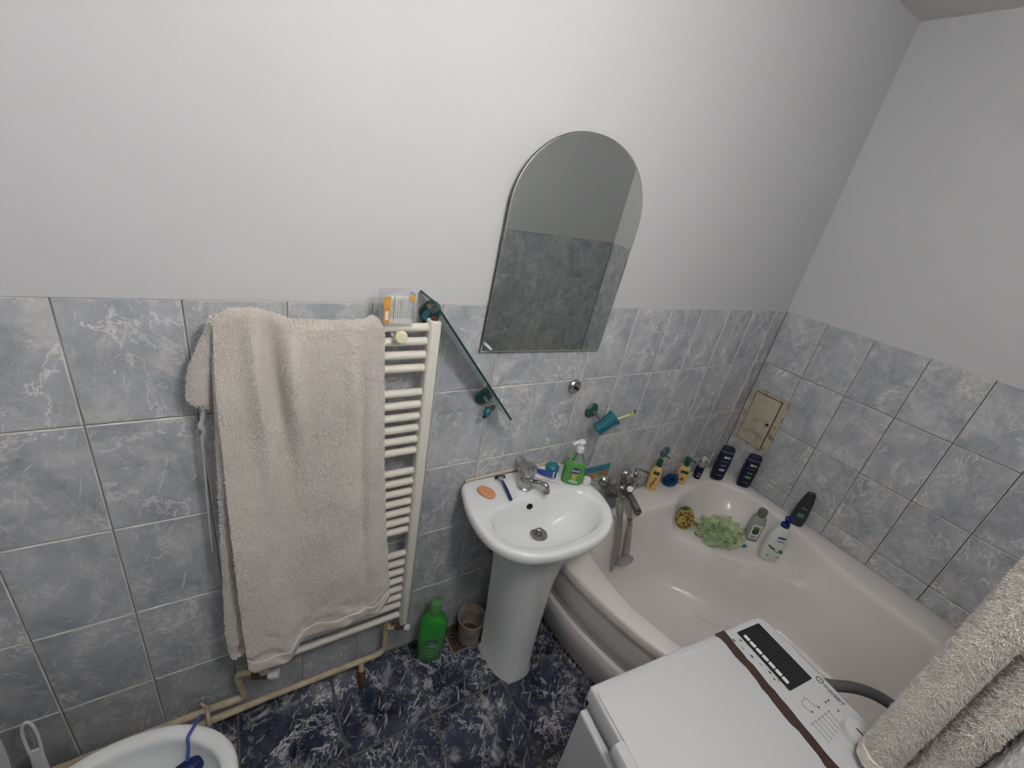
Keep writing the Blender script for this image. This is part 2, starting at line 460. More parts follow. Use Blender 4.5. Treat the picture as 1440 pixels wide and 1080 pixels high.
front = [ab(1.385, 0.002)] + [ab(a, b) for a, b in half] + [ab(1.055, 1.055)] + [ab(b, a) for a, b in reversed(half)] + [ab(0.002, 1.385)]
front_s = smooth_path(front, 6)
outer_poly = [Vector((KX, KY, 0))] + front_s
inner = [(1.50, -0.20), (1.462, -0.33), (1.455, -0.45), (1.467, -0.56), (1.50, -0.68), (1.56, -0.83), (1.66, -0.98), (1.80, -1.11), (1.95, -1.20), (2.10, -1.252), (2.24, -1.27), (2.38, -1.26), (2.49, -1.21),
         (2.535, -1.12), (2.545, -1.00), (2.555, -0.85), (2.572, -0.72), (2.60, -0.64), (2.622, -0.54), (2.638, -0.42), (2.640, -0.30), (2.615, -0.19), (2.55, -0.125), (2.44, -0.108),
         (2.31, -0.115), (2.21, -0.135), (2.155, -0.155), (2.08, -0.158), (1.90, -0.145), (1.70, -0.14), (1.56, -0.15)]
inner_s = [tuple(p)[:2] for p in smooth_path([(a, b, 0) for a, b in inner], 6, True)]
basin = [(1.52, -0.23), (1.485, -0.34), (1.478, -0.45), (1.49, -0.56), (1.525, -0.68), (1.585, -0.82), (1.68, -0.965), (1.815, -1.09), (1.96, -1.175), (2.10, -1.225), (2.23, -1.245), (2.36, -1.235), (2.46, -1.18),
         (2.505, -1.10), (2.51, -1.00), (2.515, -0.88), (2.51, -0.77), (2.485, -0.68), (2.44, -0.60), (2.37, -0.52), (2.30, -0.44), (2.235, -0.36), (2.175, -0.28), (2.12, -0.215), (2.05, -0.185),
         (1.90, -0.172), (1.72, -0.168), (1.60, -0.18)]
basin_s = [tuple(p)[:2] for p in smooth_path([(a, b, 0) for a, b in basin], 6, True)]
corner_ang = math.atan2(KY - BC[1], KX - BC[0])
NA = 220
angs = sorted([2 * PI * k / NA - PI for k in range(NA)] + [corner_ang])
r_out = [raycast([tuple(p)[:2] for p in outer_poly], BC, a) for a in angs]
r_in = [raycast(inner_s, BC, a) for a in angs]
r_bas = [raycast(basin_s, BC, a) for a in angs]
def ring(rs, z, off=0.0, k=1.0):
    return [Vector((BC[0] + (r * k - off) * math.cos(a), BC[1] + (r * k - off) * math.sin(a), z(a, r) if callable(z) else z)) for r, a in zip(rs, angs)]
def lerp(A, B, t): return [a * (1 - t) + b * t for a, b in zip(A, B)]
SEAT = 0.385
rings = [ring(r_out, RIM - 0.035), ring(r_out, RIM - 0.012), ring(r_out, RIM - 0.003, 0.004), ring(r_out, RIM, 0.012)]
rings += [ring(lerp(r_out, r_in, 0.5), RIM + 0.001), ring(lerp(r_out, r_in, 0.86), RIM), ring(r_in, RIM - 0.004, -0.004), ring(r_in, RIM - 0.014, 0.005), ring(r_in, RIM - 0.035, 0.010)]
def mixr(t, dz, sl):
    # on the seat the wall drops to a flat ledge; elsewhere it runs straight down into the bath
    def zf(k):
        g_ = min(max((r_in[k] - r_bas[k] - 0.05) / 0.07, 0), 1); g_ = g_ * g_ * (3 - 2 * g_)
        return sl + (dz - sl) * g_
    R_ = lerp(r_in, r_bas, t)
    return [Vector((BC[0] + (R_[k] - 0.012) * math.cos(a), BC[1] + (R_[k] - 0.012) * math.sin(a), zf(k))) for k, a in enumerate(angs)]
rings += [mixr(0.10, SEAT + 0.06, 0.488), mixr(0.2, SEAT + 0.018, 0.468), mixr(0.35, SEAT + 0.004, 0.442), mixr(0.6, SEAT, 0.405), mixr(0.85, SEAT - 0.002, 0.370), mixr(1.0, SEAT - 0.012, 0.345)]
rings += [ring(r_bas, 0.28, 0.026), ring(r_bas, 0.19, 0.045), ring(r_bas, 0.135, 0.075), ring(r_bas, 0.108, 0.12), ring(r_bas, 0.10, 0.18)]
rings += [ring(r_bas, 0.097, 0.0, 0.5), ring(r_bas, 0.094, 0.0, 0.12)]
bath = thing('corner_bathtub', (BC[0], BC[1], 0), 'cream acrylic corner bathtub with a curved front panel and corner seat', 'bathtub')
put('tub', loft(rings, True, False, True), ACRYL, bath, world=True, auto=70, fixn=False)
# front panel: swept profile, two moulded steps
prof = [(0.000, RIM - 0.012), (-0.002, RIM - 0.03), (0.004, RIM - 0.05), (0.014, RIM - 0.056), (0.017, RIM - 0.06), (0.020, 0.44), (0.032, 0.36), (0.047, 0.30), (0.055, 0.285), (0.056, 0.275), (0.045, 0.262), (0.040, 0.235), (0.052, 0.18), (0.078, 0.10), (0.112, 0.03), (0.122, 0.0)]
fr = smooth_path(front, 8)
norms = []
for i, p in enumerate(fr):
    t = (fr[min(i + 1, len(fr) - 1)] - fr[max(i - 1, 0)]).normalized(); n = Vector((-t.y, t.x, 0))
    if n.dot(Vector((BC[0], BC[1], 0)) - p) < 0: n = -n
    norms.append(n)
prs = []
for i, (off, z) in enumerate(prof):
    prs.append([Vector((min(p.x + n.x * off, XR - 0.003), min(max(p.y + n.y * off, YF + 0.004), -0.003), z)) for p, n in zip(fr, norms)])
put('front_panel', loft(prs, False, False, False), ACRYL, bath, world=True, auto=28, fixn=False)
ovf = at(1093, 880, z=0.11)
dr = (2.02, -0.72, 0.0965)
put('drain', lathe([(0.0, 0.006), (0.012, 0.006), (0.026, 0.004), (0.036, 0.002), (0.037, -0.004)], 28, Matrix.Translation(Vector(dr))), CHROME, bath, world=True)

# ------------------------------------------------------------------ wash basin
SX = 1.181
half_o = [(0.0, 0.004), (0.12, 0.004), (0.205, 0.006), (0.232, 0.022), (0.245, 0.06), (0.262, 0.12), (0.270, 0.19), (0.268, 0.25), (0.252, 0.31), (0.215, 0.365), (0.155, 0.405), (0.08, 0.425), (0.0, 0.430)]
sink_o = [(SX + x, -y) for x, y in half_o] + [(SX - x, -y) for x, y in reversed(half_o[1:-1])]
half_b = [(0.0, 0.162), (0.09, 0.163), (0.16, 0.172), (0.205, 0.20), (0.222, 0.25), (0.212, 0.30), (0.175, 0.348), (0.11, 0.378), (0.0, 0.390)]
sink_b = [(SX + x, -y) for x, y in half_b] + [(SX - x, -y) for x, y in reversed(half_b[1:-1])]
so = [tuple(p)[:2] for p in smooth_path([(a, b, 0) for a, b in sink_o], 6, True)]
sb = [tuple(p)[:2] for p in smooth_path([(a, b, 0) for a, b in sink_b], 6, True)]
SCN = (SX, -0.255)
sang = [2 * PI * k / 140 for k in range(140)]
ro = [raycast(so, SCN, a) for a in sang]; rb = [raycast(sb, SCN, a) for a in sang]
SZ = 0.85
def sr(rs, z, off=0.0, k=1.0, sh=0.0, sx=0.0):
    out = []
    for r, a in zip(rs, sang):
        q = r * k - off
        out.append(Vector((SCN[0] + sx + q * math.cos(a), min(SCN[1] + q * math.sin(a) + sh, -0.003), z)))
    return out
DRZ = SZ - 0.138
srings = [sr(ro, 0.665, 0, 0.33, 0.03), sr(ro, 0.69, 0, 0.42, 0.025), sr(ro, 0.73, 0, 0.66, 0.02), sr(ro, 0.775, 0, 0.86, 0.01), sr(ro, SZ - 0.055, 0.016), sr(ro, SZ - 0.042, 0.005), sr(ro, SZ - 0.028, 0.0), sr(ro, SZ - 0.012, 0.0),
          sr(ro, SZ - 0.003, 0.005), sr(ro, SZ, 0.013), sr(lerp(ro, rb, 0.45), SZ - 0.001), sr(lerp(ro, rb, 0.85), SZ - 0.003), sr(rb, SZ - 0.007), sr(rb, SZ - 0.017, 0.008), sr(rb, SZ - 0.045, 0.018),
          sr(rb, SZ - 0.08, 0, 0.80), sr(rb, SZ - 0.108, 0, 0.63, 0.010, 0.004), sr(rb, SZ - 0.126, 0, 0.42, 0.022, 0.008), sr(rb, DRZ - 0.001, 0, 0.22, 0.034, 0.012), sr(rb, DRZ - 0.003, 0, 0.12, 0.034, 0.012)]
sink = thing('wash_basin', (SX, -0.22, 0), 'white ceramic wash basin standing on a tall pedestal', 'sink')
put('basin', loft(srings, True, True, True), CERAM, sink, world=True, auto=60)
def ped(z, hw, yf, yb, cx):
    pts = []
    for k in range(41):
        t = PI * k / 40; c, s = math.cos(t), math.sin(t)
        pts.append(Vector((cx + hw * math.copysign(abs(c) ** 0.75, c), yb + (yf - yb) * abs(s) ** 0.62, z)))
    return pts
prings = [ped(z, hw, yf, yb, cx) for z, hw, yf, yb, cx in ((0.0, 0.098, -0.340, -0.14, 1.193), (0.012, 0.098, -0.342, -0.14, 1.193), (0.03, 0.090, -0.334, -0.14, 1.192), (0.2, 0.093, -0.328, -0.135, 1.190), (0.4, 0.100, -0.326, -0.13, 1.187), (0.55, 0.108, -0.330, -0.13, 1.184), (0.64, 0.118, -0.342, -0.13, 1.182), (0.697, 0.126, -0.350, -0.13, 1.181))]
put('pedestal', loft(prings, True, True, True), CERAM, sink, world=True, auto=50)
dp = (SX + 0.012, -0.221, DRZ)
put('drain', lathe([(0.0, 0.0015), (0.018, 0.0015), (0.021, 0.004), (0.026, 0.006), (0.031, 0.005), (0.034, 0.001)], 32, Matrix.Translation(Vector(dp))), DARKCHR, sink, world=True)
for k in range(5):
    a = 2 * PI * k / 5 + 0.3
    put('drain_hole', lathe([(0.0045, 0.0), (0.0045, 0.0008)], 12, Matrix.Translation(Vector((dp[0] + 0.0105 * math.cos(a), dp[1] + 0.0105 * math.sin(a), DRZ + 0.0012)))), BLACKP, sink, world=True)
op = Vector((SX - 0.026, -0.1765, SZ - 0.030))
put('overflow_hole', lathe([(0.0125, 0.0), (0.0125, 0.004)], 20, place(op, (0.0, -1, 0.55)) @ Matrix.Diagonal((1, 0.8, 1, 1))), BLACKP, sink, world=True)
SEAL = mat('yellowed_sealant', (0.62, 0.58, 0.46), 0.6, var=0.2, vscale=20)
put('sealant', tube([(SX - 0.215, -0.007, SZ + 0.002), (SX - 0.1, -0.006, SZ + 0.004), (SX + 0.05, -0.005, SZ + 0.003), (SX + 0.2, -0.007, SZ + 0.002)], 0.006, 8, 6), SEAL, sink, world=True)

# basin mixer tap
fb = Vector((1.172, -0.102, SZ - 0.001))
tap = thing('basin_tap', fb, 'small chrome single-lever mixer tap on the wash basin', 'tap')
put('body', lathe([(0.030, 0.0), (0.030, 0.006), (0.027, 0.009), (0.026, 0.03), (0.027, 0.052), (0.024, 0.058)], 32), CHROME, tap)
put('lever_cap', loft([sring(0.022, 0.022, 0.057, 24), sring(0.029, 0.029, 0.064, 24, 2.6), sring(0.031, 0.031, 0.080, 24, 2.8), sring(0.029, 0.029, 0.096, 24, 2.8), sring(0.018, 0.018, 0.101, 24, 2.6)]), CHROME, tap)
put('lever', loft([[Vector((x, y, z)) for x, y, z in r] for r in (
    [(-0.011, 0.016, 0.076), (0.011, 0.016, 0.076), (0.011, 0.016, 0.091), (-0.011, 0.016, 0.091)],
    [(-0.010, 0.05, 0.089), (0.010, 0.05, 0.089), (0.010, 0.05, 0.099), (-0.010, 0.05, 0.099)],
    [(-0.008, 0.062, 0.094), (0.008, 0.062, 0.094), (0.008, 0.062, 0.101), (-0.008, 0.062, 0.101)])]), CHROME, tap, bevel=0.003)
e1 = at(768, 684, z=SZ + 0.048) - fb
spt = [Vector((0.008, -0.010, 0.030)), e1 * 0.45 + Vector((0, 0, 0.018)), e1 * 0.85 + Vector((0, 0, 0.010)), e1 * 1.0 + Vector((0, 0, 0.0)), e1 + Vector((0.004, -0.004, -0.016))]
sp = put('spout', tube(spt, [0.015, 0.012, 0.011, 0.0115, 0.0115], 16, 6), CHROME, tap)
put('aerator', lathe([(0.0125, 0.0), (0.0125, 0.012), (0.009, 0.0125)], 20, Matrix.Translation(e1 + Vector((0.004, -0.004, -0.026)))), DARKCHR, tap)

# angle valve and waste under the basin
vp = at(683, 755, y=-0.002)
val = thing('angle_valve', (vp.x, -0.002, vp.z), 'dark limed angle valve on the tiles under the wash basin', 'valve')
put('rosette', lathe([(0.026, 0.0), (0.024, 0.006), (0.014, 0.010)], 20, place((0, 0, 0), (0, -1, 0))), RUST, val)
put('body', merge(tube([(0, -0.008, 0), (0, -0.055, 0)], 0.012, 12), tube([(0, -0.045, 0), (0, -0.045, 0.06)], 0.009, 10)), RUST, val)
put('hand_wheel', lathe([(0.017, 0.0), (0.019, 0.006), (0.019, 0.016), (0.012, 0.020)], 14, place((0, -0.055, 0), (0, -1, 0))), BLACKP, val)
put('supply_pipe', tube([(0, -0.045, 0.06), (0.005, -0.05, 0.12), (0.04, -0.075, 0.20), (0.055, -0.095, 0.25)], 0.006, 8, 6), DARKCHR, val)
# ------------------------------------------------------------------ ladder towel radiator
RY = -0.082
rad = thing('towel_radiator', (0.505, RY, 0.0), 'cream enamelled ladder towel radiator on the tiled wall', 'radiator')
UX0, UX1 = 0.286, 0.748
def dsec(x, z, w=0.017, d=0.02):
    return [Vector((x + w * c, RY + d * s, z)) for c, s in ((-1, -0.6), (-0.6, -1), (0.6, -1), (1, -0.6), (1, 0.7), (0.7, 1), (-0.7, 1), (-1, 0.7))]
for x, zlo in ((UX0, 0.305), (UX1, 0.292)):
    put('upright', loft([dsec(x, zlo), dsec(x, 1.505)]), CREAM, rad, world=True, bevel=0.003)
put('end_cap', tube([(UX1, RY, 1.505), (UX1, RY, 1.513)], 0.010, 12), RUST, rad, world=True)
barz = [1.483 - 0.0395 * i for i in range(4)] + [1.288 - 0.0402 * i for i in range(6)] + [1.010 - 0.0410 * i for i in range(7)] + [0.655 - 0.0440 * i for i in range(7)] + [0.335]
bm0 = None
for z in barz:
    if bm0 is None:
        bm0 = put('bar', tube([(UX0 - 0.505, 0.004, 0), (UX1 - 0.505, 0.004, 0)], 0.0115, 14), CREAM, rad); bm0.location = (0, 0, z)
    else:
        o = bm0.copy(); link(o, rad); o.location = (0, 0, z)
kp = at(563, 473, y=RY - 0.022)
put('bracket_knob', lathe([(0.006, -0.03), (0.006, 0.0), (0.014, 0.001), (0.0165, 0.004), (0.0165, 0.009), (0.013, 0.013), (0.0, 0.014)], 24, place(kp, (0, -1, 0))), mat('ivory_plastic', (0.78, 0.76, 0.55), 0.4), rad, world=True)
for x, z in ((0.645, 1.463), (0.645, 0.70), (0.33, 0.70)):
    put('wall_bracket', tube([(x, -0.004, z), (x, RY + 0.01, z)], 0.009, 10), WHITEP, rad, world=True)
# valves at the two feet
VZ = 0.288
put('valve_body', merge(tube([(UX0 - 0.01, RY, 0.31), (UX0 - 0.01, RY, 0.282)], 0.014, 12), tube([(UX0 - 0.035, RY + 0.012, VZ), (0.298, RY - 0.008, VZ)], 0.016, 12)), RUST, rad, world=True)
put('valve_cap', lathe([(0.015, 0.0), (0.018, 0.006), (0.018, 0.03), (0.014, 0.034), (0.0, 0.034)], 20, place((0.296, RY - 0.008, VZ), (1, -0.35, 0.05))), WHITEP, rad, world=True)
put('valve_body', merge(tube([(UX1, RY, 0.295), (UX1, RY, 0.262)], 0.013, 12), tube([(UX1 - 0.04, RY + 0.01, 0.268), (UX1 + 0.012, RY - 0.008, 0.268)], 0.012, 12)), RUST, rad, world=True)
put('valve_cap', lathe([(0.010, 0.0), (0.012, 0.004), (0.012, 0.018), (0.0, 0.02)], 18, place((UX1 + 0.008, RY - 0.010, 0.268), (0.7, -0.7, 0.0))), WHITEP, rad, world=True)

# heating pipes along the foot of the wall
pf = thing('heating_pipe', (0.4, -0.05, 0.12), 'cream painted heating pipe along the wall foot with a capped branch', 'pipe')
q = [at(541, 880, y=-0.055), at(541, 905, y=-0.055), at(500, 928, y=-0.055), at(430, 959, y=-0.055), at(300, 1003, y=-0.06), at(258, 1017, y=-0.06)]
zz = 0.098
run = [(0.695, -0.055, 0.262), (0.697, -0.055, zz + 0.025), (0.680, -0.055, zz + 0.004), (0.655, -0.055, zz), (0.3, -0.057, zz + 0.012), (-0.10, -0.06, zz + 0.006), (XL + 0.012, -0.06, zz)]
put('tube', tube(run, 0.0115, 12), PIPEM, pf, world=True)
put('connector', tube([(0.695, -0.055, 0.262), (0.70, -0.07, 0.268), (UX1 - 0.03, -0.078, 0.268)], 0.011, 10), PIPEM, pf, world=True)
put('branch', tube([(0.605, -0.055, zz), (0.603, -0.075, 0.066)], 0.011, 12), PIPEM, pf, world=True)
put('branch_cap', tube([(0.603, -0.073, 0.068), (0.601, -0.088, 0.030), (0.60, -0.095, 0.008)], [0.014, 0.0155, 0.011], 12), RUST, pf, world=True)
pr_ = thing('heating_pipe', (0.1, -0.05, 0.15), 'short cream heating pipe rising in a crook to the radiator valve under the towel', 'pipe')
run2 = [(UX0 - 0.03, RY + 0.012, VZ), (0.235, -0.062, VZ + 0.006), (0.216, -0.056, VZ + 0.004), (0.210, -0.054, VZ - 0.014), (0.222, -0.046, 0.158), (0.212, -0.044, 0.143), (0.15, -0.040, 0.142), (-0.10, -0.035, 0.133), (XL + 0.012, -0.035, 0.125)]
put('tube', tube(run2, 0.0115, 12), PIPEM, pr_, world=True)
put('clamp', merge(tube([(0.115, -0.033, 0.150), (0.118, -0.055, 0.156), (0.12, -0.076, 0.128), (0.12, -0.070, 0.106)], 0.006, 8, 4), tube([(0.10, -0.02, 0.16), (0.118, -0.045, 0.15)], 0.004, 6)), PIPEM, pr_, world=True)

# ------------------------------------------------------------------ bath towel over the radiator
towel = thing('bath_towel', (0.45, RY, 1.5), 'big beige terry bath towel draped over the towel radiator', 'towel')
def interp(x, xs, ys): return np.interp(x, xs, ys)
def sheet(nu, nv, fn):
    u = np.linspace(0, 1, nu)[:, None] * np.ones((1, nv)); v = np.linspace(0, 1, nv)[None, :] * np.ones((nu, 1))
    return fn(u, v)
TOPZ = 1.497
def main_sheet(u, v):
    # v: 0 behind the bars, 0.05 over the top bar, 1 the front hem
    tz = TOPZ + interp(u, [0, 0.08, 0.2, 0.33, 0.42, 0.7, 0.86, 0.93, 1.0], [0.016, 0.034, 0.036, 0.022, 0.010, 0.006, 0.008, 0.020, 0.004])
    bz = interp(u, [0, 0.03, 0.1, 0.25, 0.42, 0.58, 0.74, 0.9, 1.0], [0.428, 0.408, 0.408, 0.425, 0.452, 0.475, 0.488, 0.50, 0.535])
    xl = interp(v, [0, 0.06, 0.2, 0.5, 0.8, 1.0], [0.258, 0.258, 0.248, 0.244, 0.244, 0.246])
    xr = interp(v, [0, 0.06, 0.2, 0.5, 0.8, 1.0], [0.608, 0.608, 0.613, 0.628, 0.652, 0.668])
    x = xl + (xr - xl) * u
    over = np.clip((v - 0.0) / 0.10, 0, 1)
    ang = over * PI
    rr = 0.021
    front = np.clip((v - 0.10) / 0.90, 0, 1)
    zt = tz - rr
    z = np.where(v < 0.10, zt + rr * np.sin(ang), zt - (zt - bz) * front)
    y = np.where(v < 0.10, RY + rr * np.cos(ang) * 1.15, RY - rr * 1.15 - 0.010 * np.clip((v - 0.10) * 6, 0, 1))
    # the folds
    a = front
    f = 0.016 * np.exp(-((u - (0.20 + 0.16 * a)) / 0.055) ** 2) * np.exp(-((a - 0.16) / 0.22) ** 2) \
      - 0.013 * np.exp(-((u - (0.30 + 0.20 * a)) / 0.05) ** 2) * np.exp(-((a - 0.20) / 0.22) ** 2) \
      + 0.018 * np.exp(-((u - (0.40 + 0.10 * a)) / 0.06) ** 2) * np.exp(-((a - 0.10) / 0.12) ** 2) \
      + 0.010 * np.exp(-((u - 0.78) / 0.05) ** 2) * np.exp(-((a - 0.13) / 0.12) ** 2) \
      - 0.010 * np.exp(-((u - (0.86 - 0.05 * a)) / 0.035) ** 2) * np.clip(a * 4, 0, 1) * (1 - 0.4 * a) \
      + 0.009 * np.sin(u * 9.0 + 1.1 * np.sin(a * 3.0)) * np.clip(a * 2, 0, 1) \
      + 0.010 * np.exp(-((u - (0.22 + 0.05 * a)) / 0.06) ** 2) * np.clip(a - 0.35, 0, 1) * 1.5 \
      - 0.006 * np.exp(-((u - (0.34 + 0.02 * a)) / 0.07) ** 2) * np.clip(a - 0.45, 0, 1) * 2.0 \
      + 0.012 * np.exp(-((u - 0.62) / 0.10) ** 2) * np.clip(a - 0.55, 0, 1) * 2.0
    f *= 1.75
    f += 0.008 * (vnoise(u * 6, a * 8, 3) - 0.5) + 0.003 * (vnoise(u * 16, a * 22, 5) - 0.5)
    # wavy woven border above the hem
    bord = np.clip((a - 0.86) / 0.03, 0, 1)
    f += bord * 0.004 * np.sin(u * 20 + a * 22 + 2 * vnoise(u * 5, a * 6, 9)) + bord * 0.0028 * np.sin(a * 95 + 3 * np.sin(u * 14))
    f += 0.022 * np.clip(a, 0, 1) ** 1.5
    f += 0.0022 * (vnoise(u * 190, a * 560, 11) - 0.5) * (1 - 0.6 * (a > 0.955))
    y = y - f * np.clip((v - 0.05) / 0.08, 0, 1)
    z = z + 0.003 * (vnoise(u * 90, a * 3, 13) - 0.5) * (v < 0.12)
    return np.stack([x, y, z], 2)
def local(P, o): return P - np.array(o.location)[None, None, :]
NU, NV = 200, 520
P = local(sheet(NU, NV, main_sheet), towel)
cloth = fast_mesh('cloth', P.reshape(-1, 3), grid_faces(NU, NV), TERRY, towel)
nrm = sheet_normals(P)
def thicken(o, n, i, j):
    """give a cloth its thickness on the side away from the pile; returns the pile-side normals"""
    fl = o.data.polygons[i * (n.shape[1] - 1) + j].normal.y > 0
    md = o.modifiers.new('solid', 'SOLIDIFY'); md.thickness = 0.006; md.offset = 1 if fl else -1
    return -n if n[i, j, 1] > 0 else n
nrm = thicken(cloth, nrm, NU // 2, NV // 2)
fibres('pile', P[:, 26:488], nrm[:, 26:488], PILE, towel, 0.0046, 0.0013, 75000, 3)
def hem_sheet(u, v):
    B = main_sheet(u, 0.966 + 0.034 * v); B[:, :, 1] -= 0.003; B[:, :, 2] -= 0.003 * v; return B
hs = local(sheet(120, 8, hem_sheet), towel)
hem = fast_mesh('hem', hs.reshape(-1, 3), grid_faces(120, 8), HEMM, towel)
md = hem.modifiers.new('solid', 'SOLIDIFY'); md.thickness = 0.007
# the layer behind it, showing at the left
def rear_sheet(u, v):
    xl = interp(v, [0, 0.3, 0.6, 0.9, 1], [0.246, 0.232, 0.215, 0.200, 0.200]); xr = interp(v, [0, 1], [0.33, 0.31])
    x = xl + (xr - xl) * u
    bz = interp(u, [0, 0.1, 0.3, 1], [0.47, 0.445, 0.45, 0.52])
    z = 1.44 - (1.44 - bz) * v
    y = RY - 0.017 - 0.002 * np.sin(u * 8 + v * 2) - 0.010 * v + 0.02 * np.exp(-(u / 0.05) ** 2) * 0.6 + 0.005 * np.sin(v * 60) * np.clip((v - 0.88) / 0.04, 0, 1) + 0.002 * (vnoise(u * 90, v * 500, 21) - 0.5)
    return np.stack([x, y, z], 2)
Pr = local(sheet(80, 300, rear_sheet), towel)
rear = fast_mesh('back_layer', Pr.reshape(-1, 3), grid_faces(80, 300), TERRY, towel)
nr = thicken(rear, sheet_normals(Pr), 40, 150)
fibres('pile', Pr[:70, 60:], nr[:70, 60:], PILE, towel, 0.0048, 0.0013, 12000, 4)
# the corner hanging out at the left
def flap(u, v):
    c = [at(313, 443, y=-0.075), at(297, 480, y=-0.06), at(284, 525, y=-0.045), at(281, 566, y=-0.04)]
    cx = interp(v, [0, .33, .7, 1], [p.x for p in c]); cz = interp(v, [0, .33, .7, 1], [p.z for p in c]); cy = interp(v, [0, .33, .7, 1], [-0.082, -0.070, -0.06, -0.055])
    r = interp(v, [0, .25, .6, .93, 1.0], [0.020, 0.019, 0.026, 0.024, 0.015])
    t = u * 2 * PI
    return np.stack([cx + r * np.cos(t) + 0.35 * r * np.sin(t) * 0, cy - 0.8 * r * np.sin(t), cz + 0.0 * t - 0.02 * (v > .9) * np.cos(t) * 0.5 + 0.002 * (vnoise(u * 30, v * 60, 2) - .5)], 2)
Pf = local(sheet(40, 80, flap), towel)
fast_mesh('hanging_corner', Pf.reshape(-1, 3), grid_faces(40, 80), TERRY, towel)
nf = sheet_normals(Pf)
cen = Pf.mean(axis=0, keepdims=True)
if ((Pf - cen) * nf).sum() < 0: nf = -nf
fibres('pile', Pf, nf, PILE, towel, 0.0048, 0.0013, 7000, 5)
tl = [at(286, 572, y=-0.05), at(285, 588, y=-0.05), at(282, 598, y=-0.05), at(287, 606, y=-0.05), at(284, 618, y=-0.05), at(288, 660, y=-0.045), at(291, 700, y=-0.045), at(295, 740, y=-0.045), at(299, 775, y=-0.045)]
put('hanging_loop', tube(tl, [0.005, 0.004, 0.0075, 0.0045, 0.003, 0.003, 0.003, 0.003], 8, 4), mat('grey_tape', (0.5, 0.5, 0.5), 0.8), towel, world=True)

# ------------------------------------------------------------------ cotton swabs on the radiator
bx0 = at(557, 450, y=RY)
swab = thing('cotton_swab_box', (0.642, RY - 0.002, 1.4955), 'clear plastic box of cotton swabs with an orange label on the radiator', 'box')
CLEAR = mat('clear_plastic', (0.92, 0.93, 0.93), 0.12, trans=0.9, ior=1.2, alpha=0.35)
W2, D2, H2 = 0.040, 0.024, 0.082
hollow = loft([sring(W2, D2, 0.0, 28, 7), sring(W2, D2, H2, 28, 7), sring(W2 - 0.0015, D2 - 0.0015, H2, 28, 7), sring(W2 - 0.0015, D2 - 0.0015, 0.002, 28, 7)])
put('case', hollow, CLEAR, swab)
put('lid', loft([sring(W2 + 0.001, D2 + 0.001, H2 - 0.010, 28, 7), sring(W2 + 0.001, D2 + 0.001, H2 + 0.002, 28, 7), sring(W2 - 0.003, D2 - 0.003, H2 + 0.004, 28, 7)]), CLEAR, swab)
OR = mat('orange_label', (0.75, 0.36, 0.06), 0.5, var=0.3, vscale=30)
lb = put('label', box((-W2 + 0.0085, -D2 - 0.0006, 0.044), (0.016, 0.001, 0.066)), OR, swab)
put('white_print', box((-W2 + 0.0085, -D2 - 0.0014, 0.030), (0.008, 0.0006, 0.022)), WHITEP, lb)
put('label', box((W2 - 0.009, -D2 - 0.0006, H2 - 0.008), (0.012, 0.001, 0.016)), OR, swab)
SW = mat('cotton_white', (0.84, 0.83, 0.80), 0.9)
stick = merge(tube([(0, 0, 0.006), (0, 0, 0.066)], 0.0011, 6), lathe([(0.001, 0.0), (0.0025, 0.003), (0.0027, 0.009), (0.0015, 0.014)], 8), lathe([(0.0015, 0.058), (0.0027, 0.063), (0.0025, 0.069), (0.001, 0.072)], 8))
first = None
for row in range(2):
    for k in range(11):
        p = Vector((0.642 - 0.020 + 0.0053 * k + (0.0026 if row else 0), RY - 0.016 + 0.008 * row, 1.4985))
        if first is None:
            first = put('cotton_swab', stick, SW); o = first
        else:
            o = first.copy(); link(o)
        o.location = p; o.rotation_euler = (0, random.Random(k + row * 20).uniform(-.03, .03), 0)
        tag(o, 'white cotton swab standing in the clear box on the radiator', 'cotton swab', 'cotton swabs in the clear box')

# ------------------------------------------------------------------ fallen glass shelf
GLASS = mat('green_edge_glass', (0.80, 0.90, 0.87), 0.03, trans=1.0, ior=1.45)
GEDGE = mat('glass_edge', (0.014, 0.055, 0.045), 0.15)
sa = at(605, 420, y=-0.085); sbp = at(715, 588, y=-0.085)
d = (sbp - sa); d.y = 0; L = d.length; d.normalize(); ang = math.atan2(d.z, d.x)
mid = (sa + sbp) / 2
shelf = thing('glass_shelf', (mid.x, 0.0, mid.z), 'clear green-edged glass shelf hanging crooked beside the radiator', 'shelf', tilt=(0, -ang, 0))
DEP = 0.118
def spoly(z, ins=0.0):
    hl = L / 2 - ins; pts = [Vector((-hl, -0.012 - ins, z)), Vector((hl, -0.012 - ins, z))]
    for k in range(7):
        t = PI / 2 * k / 6; pts.append(Vector((hl - 0.03 + 0.03 * math.cos(t), -DEP + 0.03 + ins - 0.03 * math.sin(t), z)))
    for k in range(7):
        t = PI / 2 + PI / 2 * k / 6; pts.append(Vector((-hl + 0.03 + 0.03 * math.cos(t), -DEP + 0.03 + ins - 0.03 * math.sin(t), z)))
    return list(reversed(pts))
put('pane', loft([spoly(-0.003, 0.0006), spoly(0.003, 0.0006)]), GLASS, shelf, smooth=False)
e_out = [spoly(-0.0031), spoly(0.0031)]
put('polished_edge', loft(e_out, True, False, False), GEDGE, shelf, smooth=False, solid=0.0008)
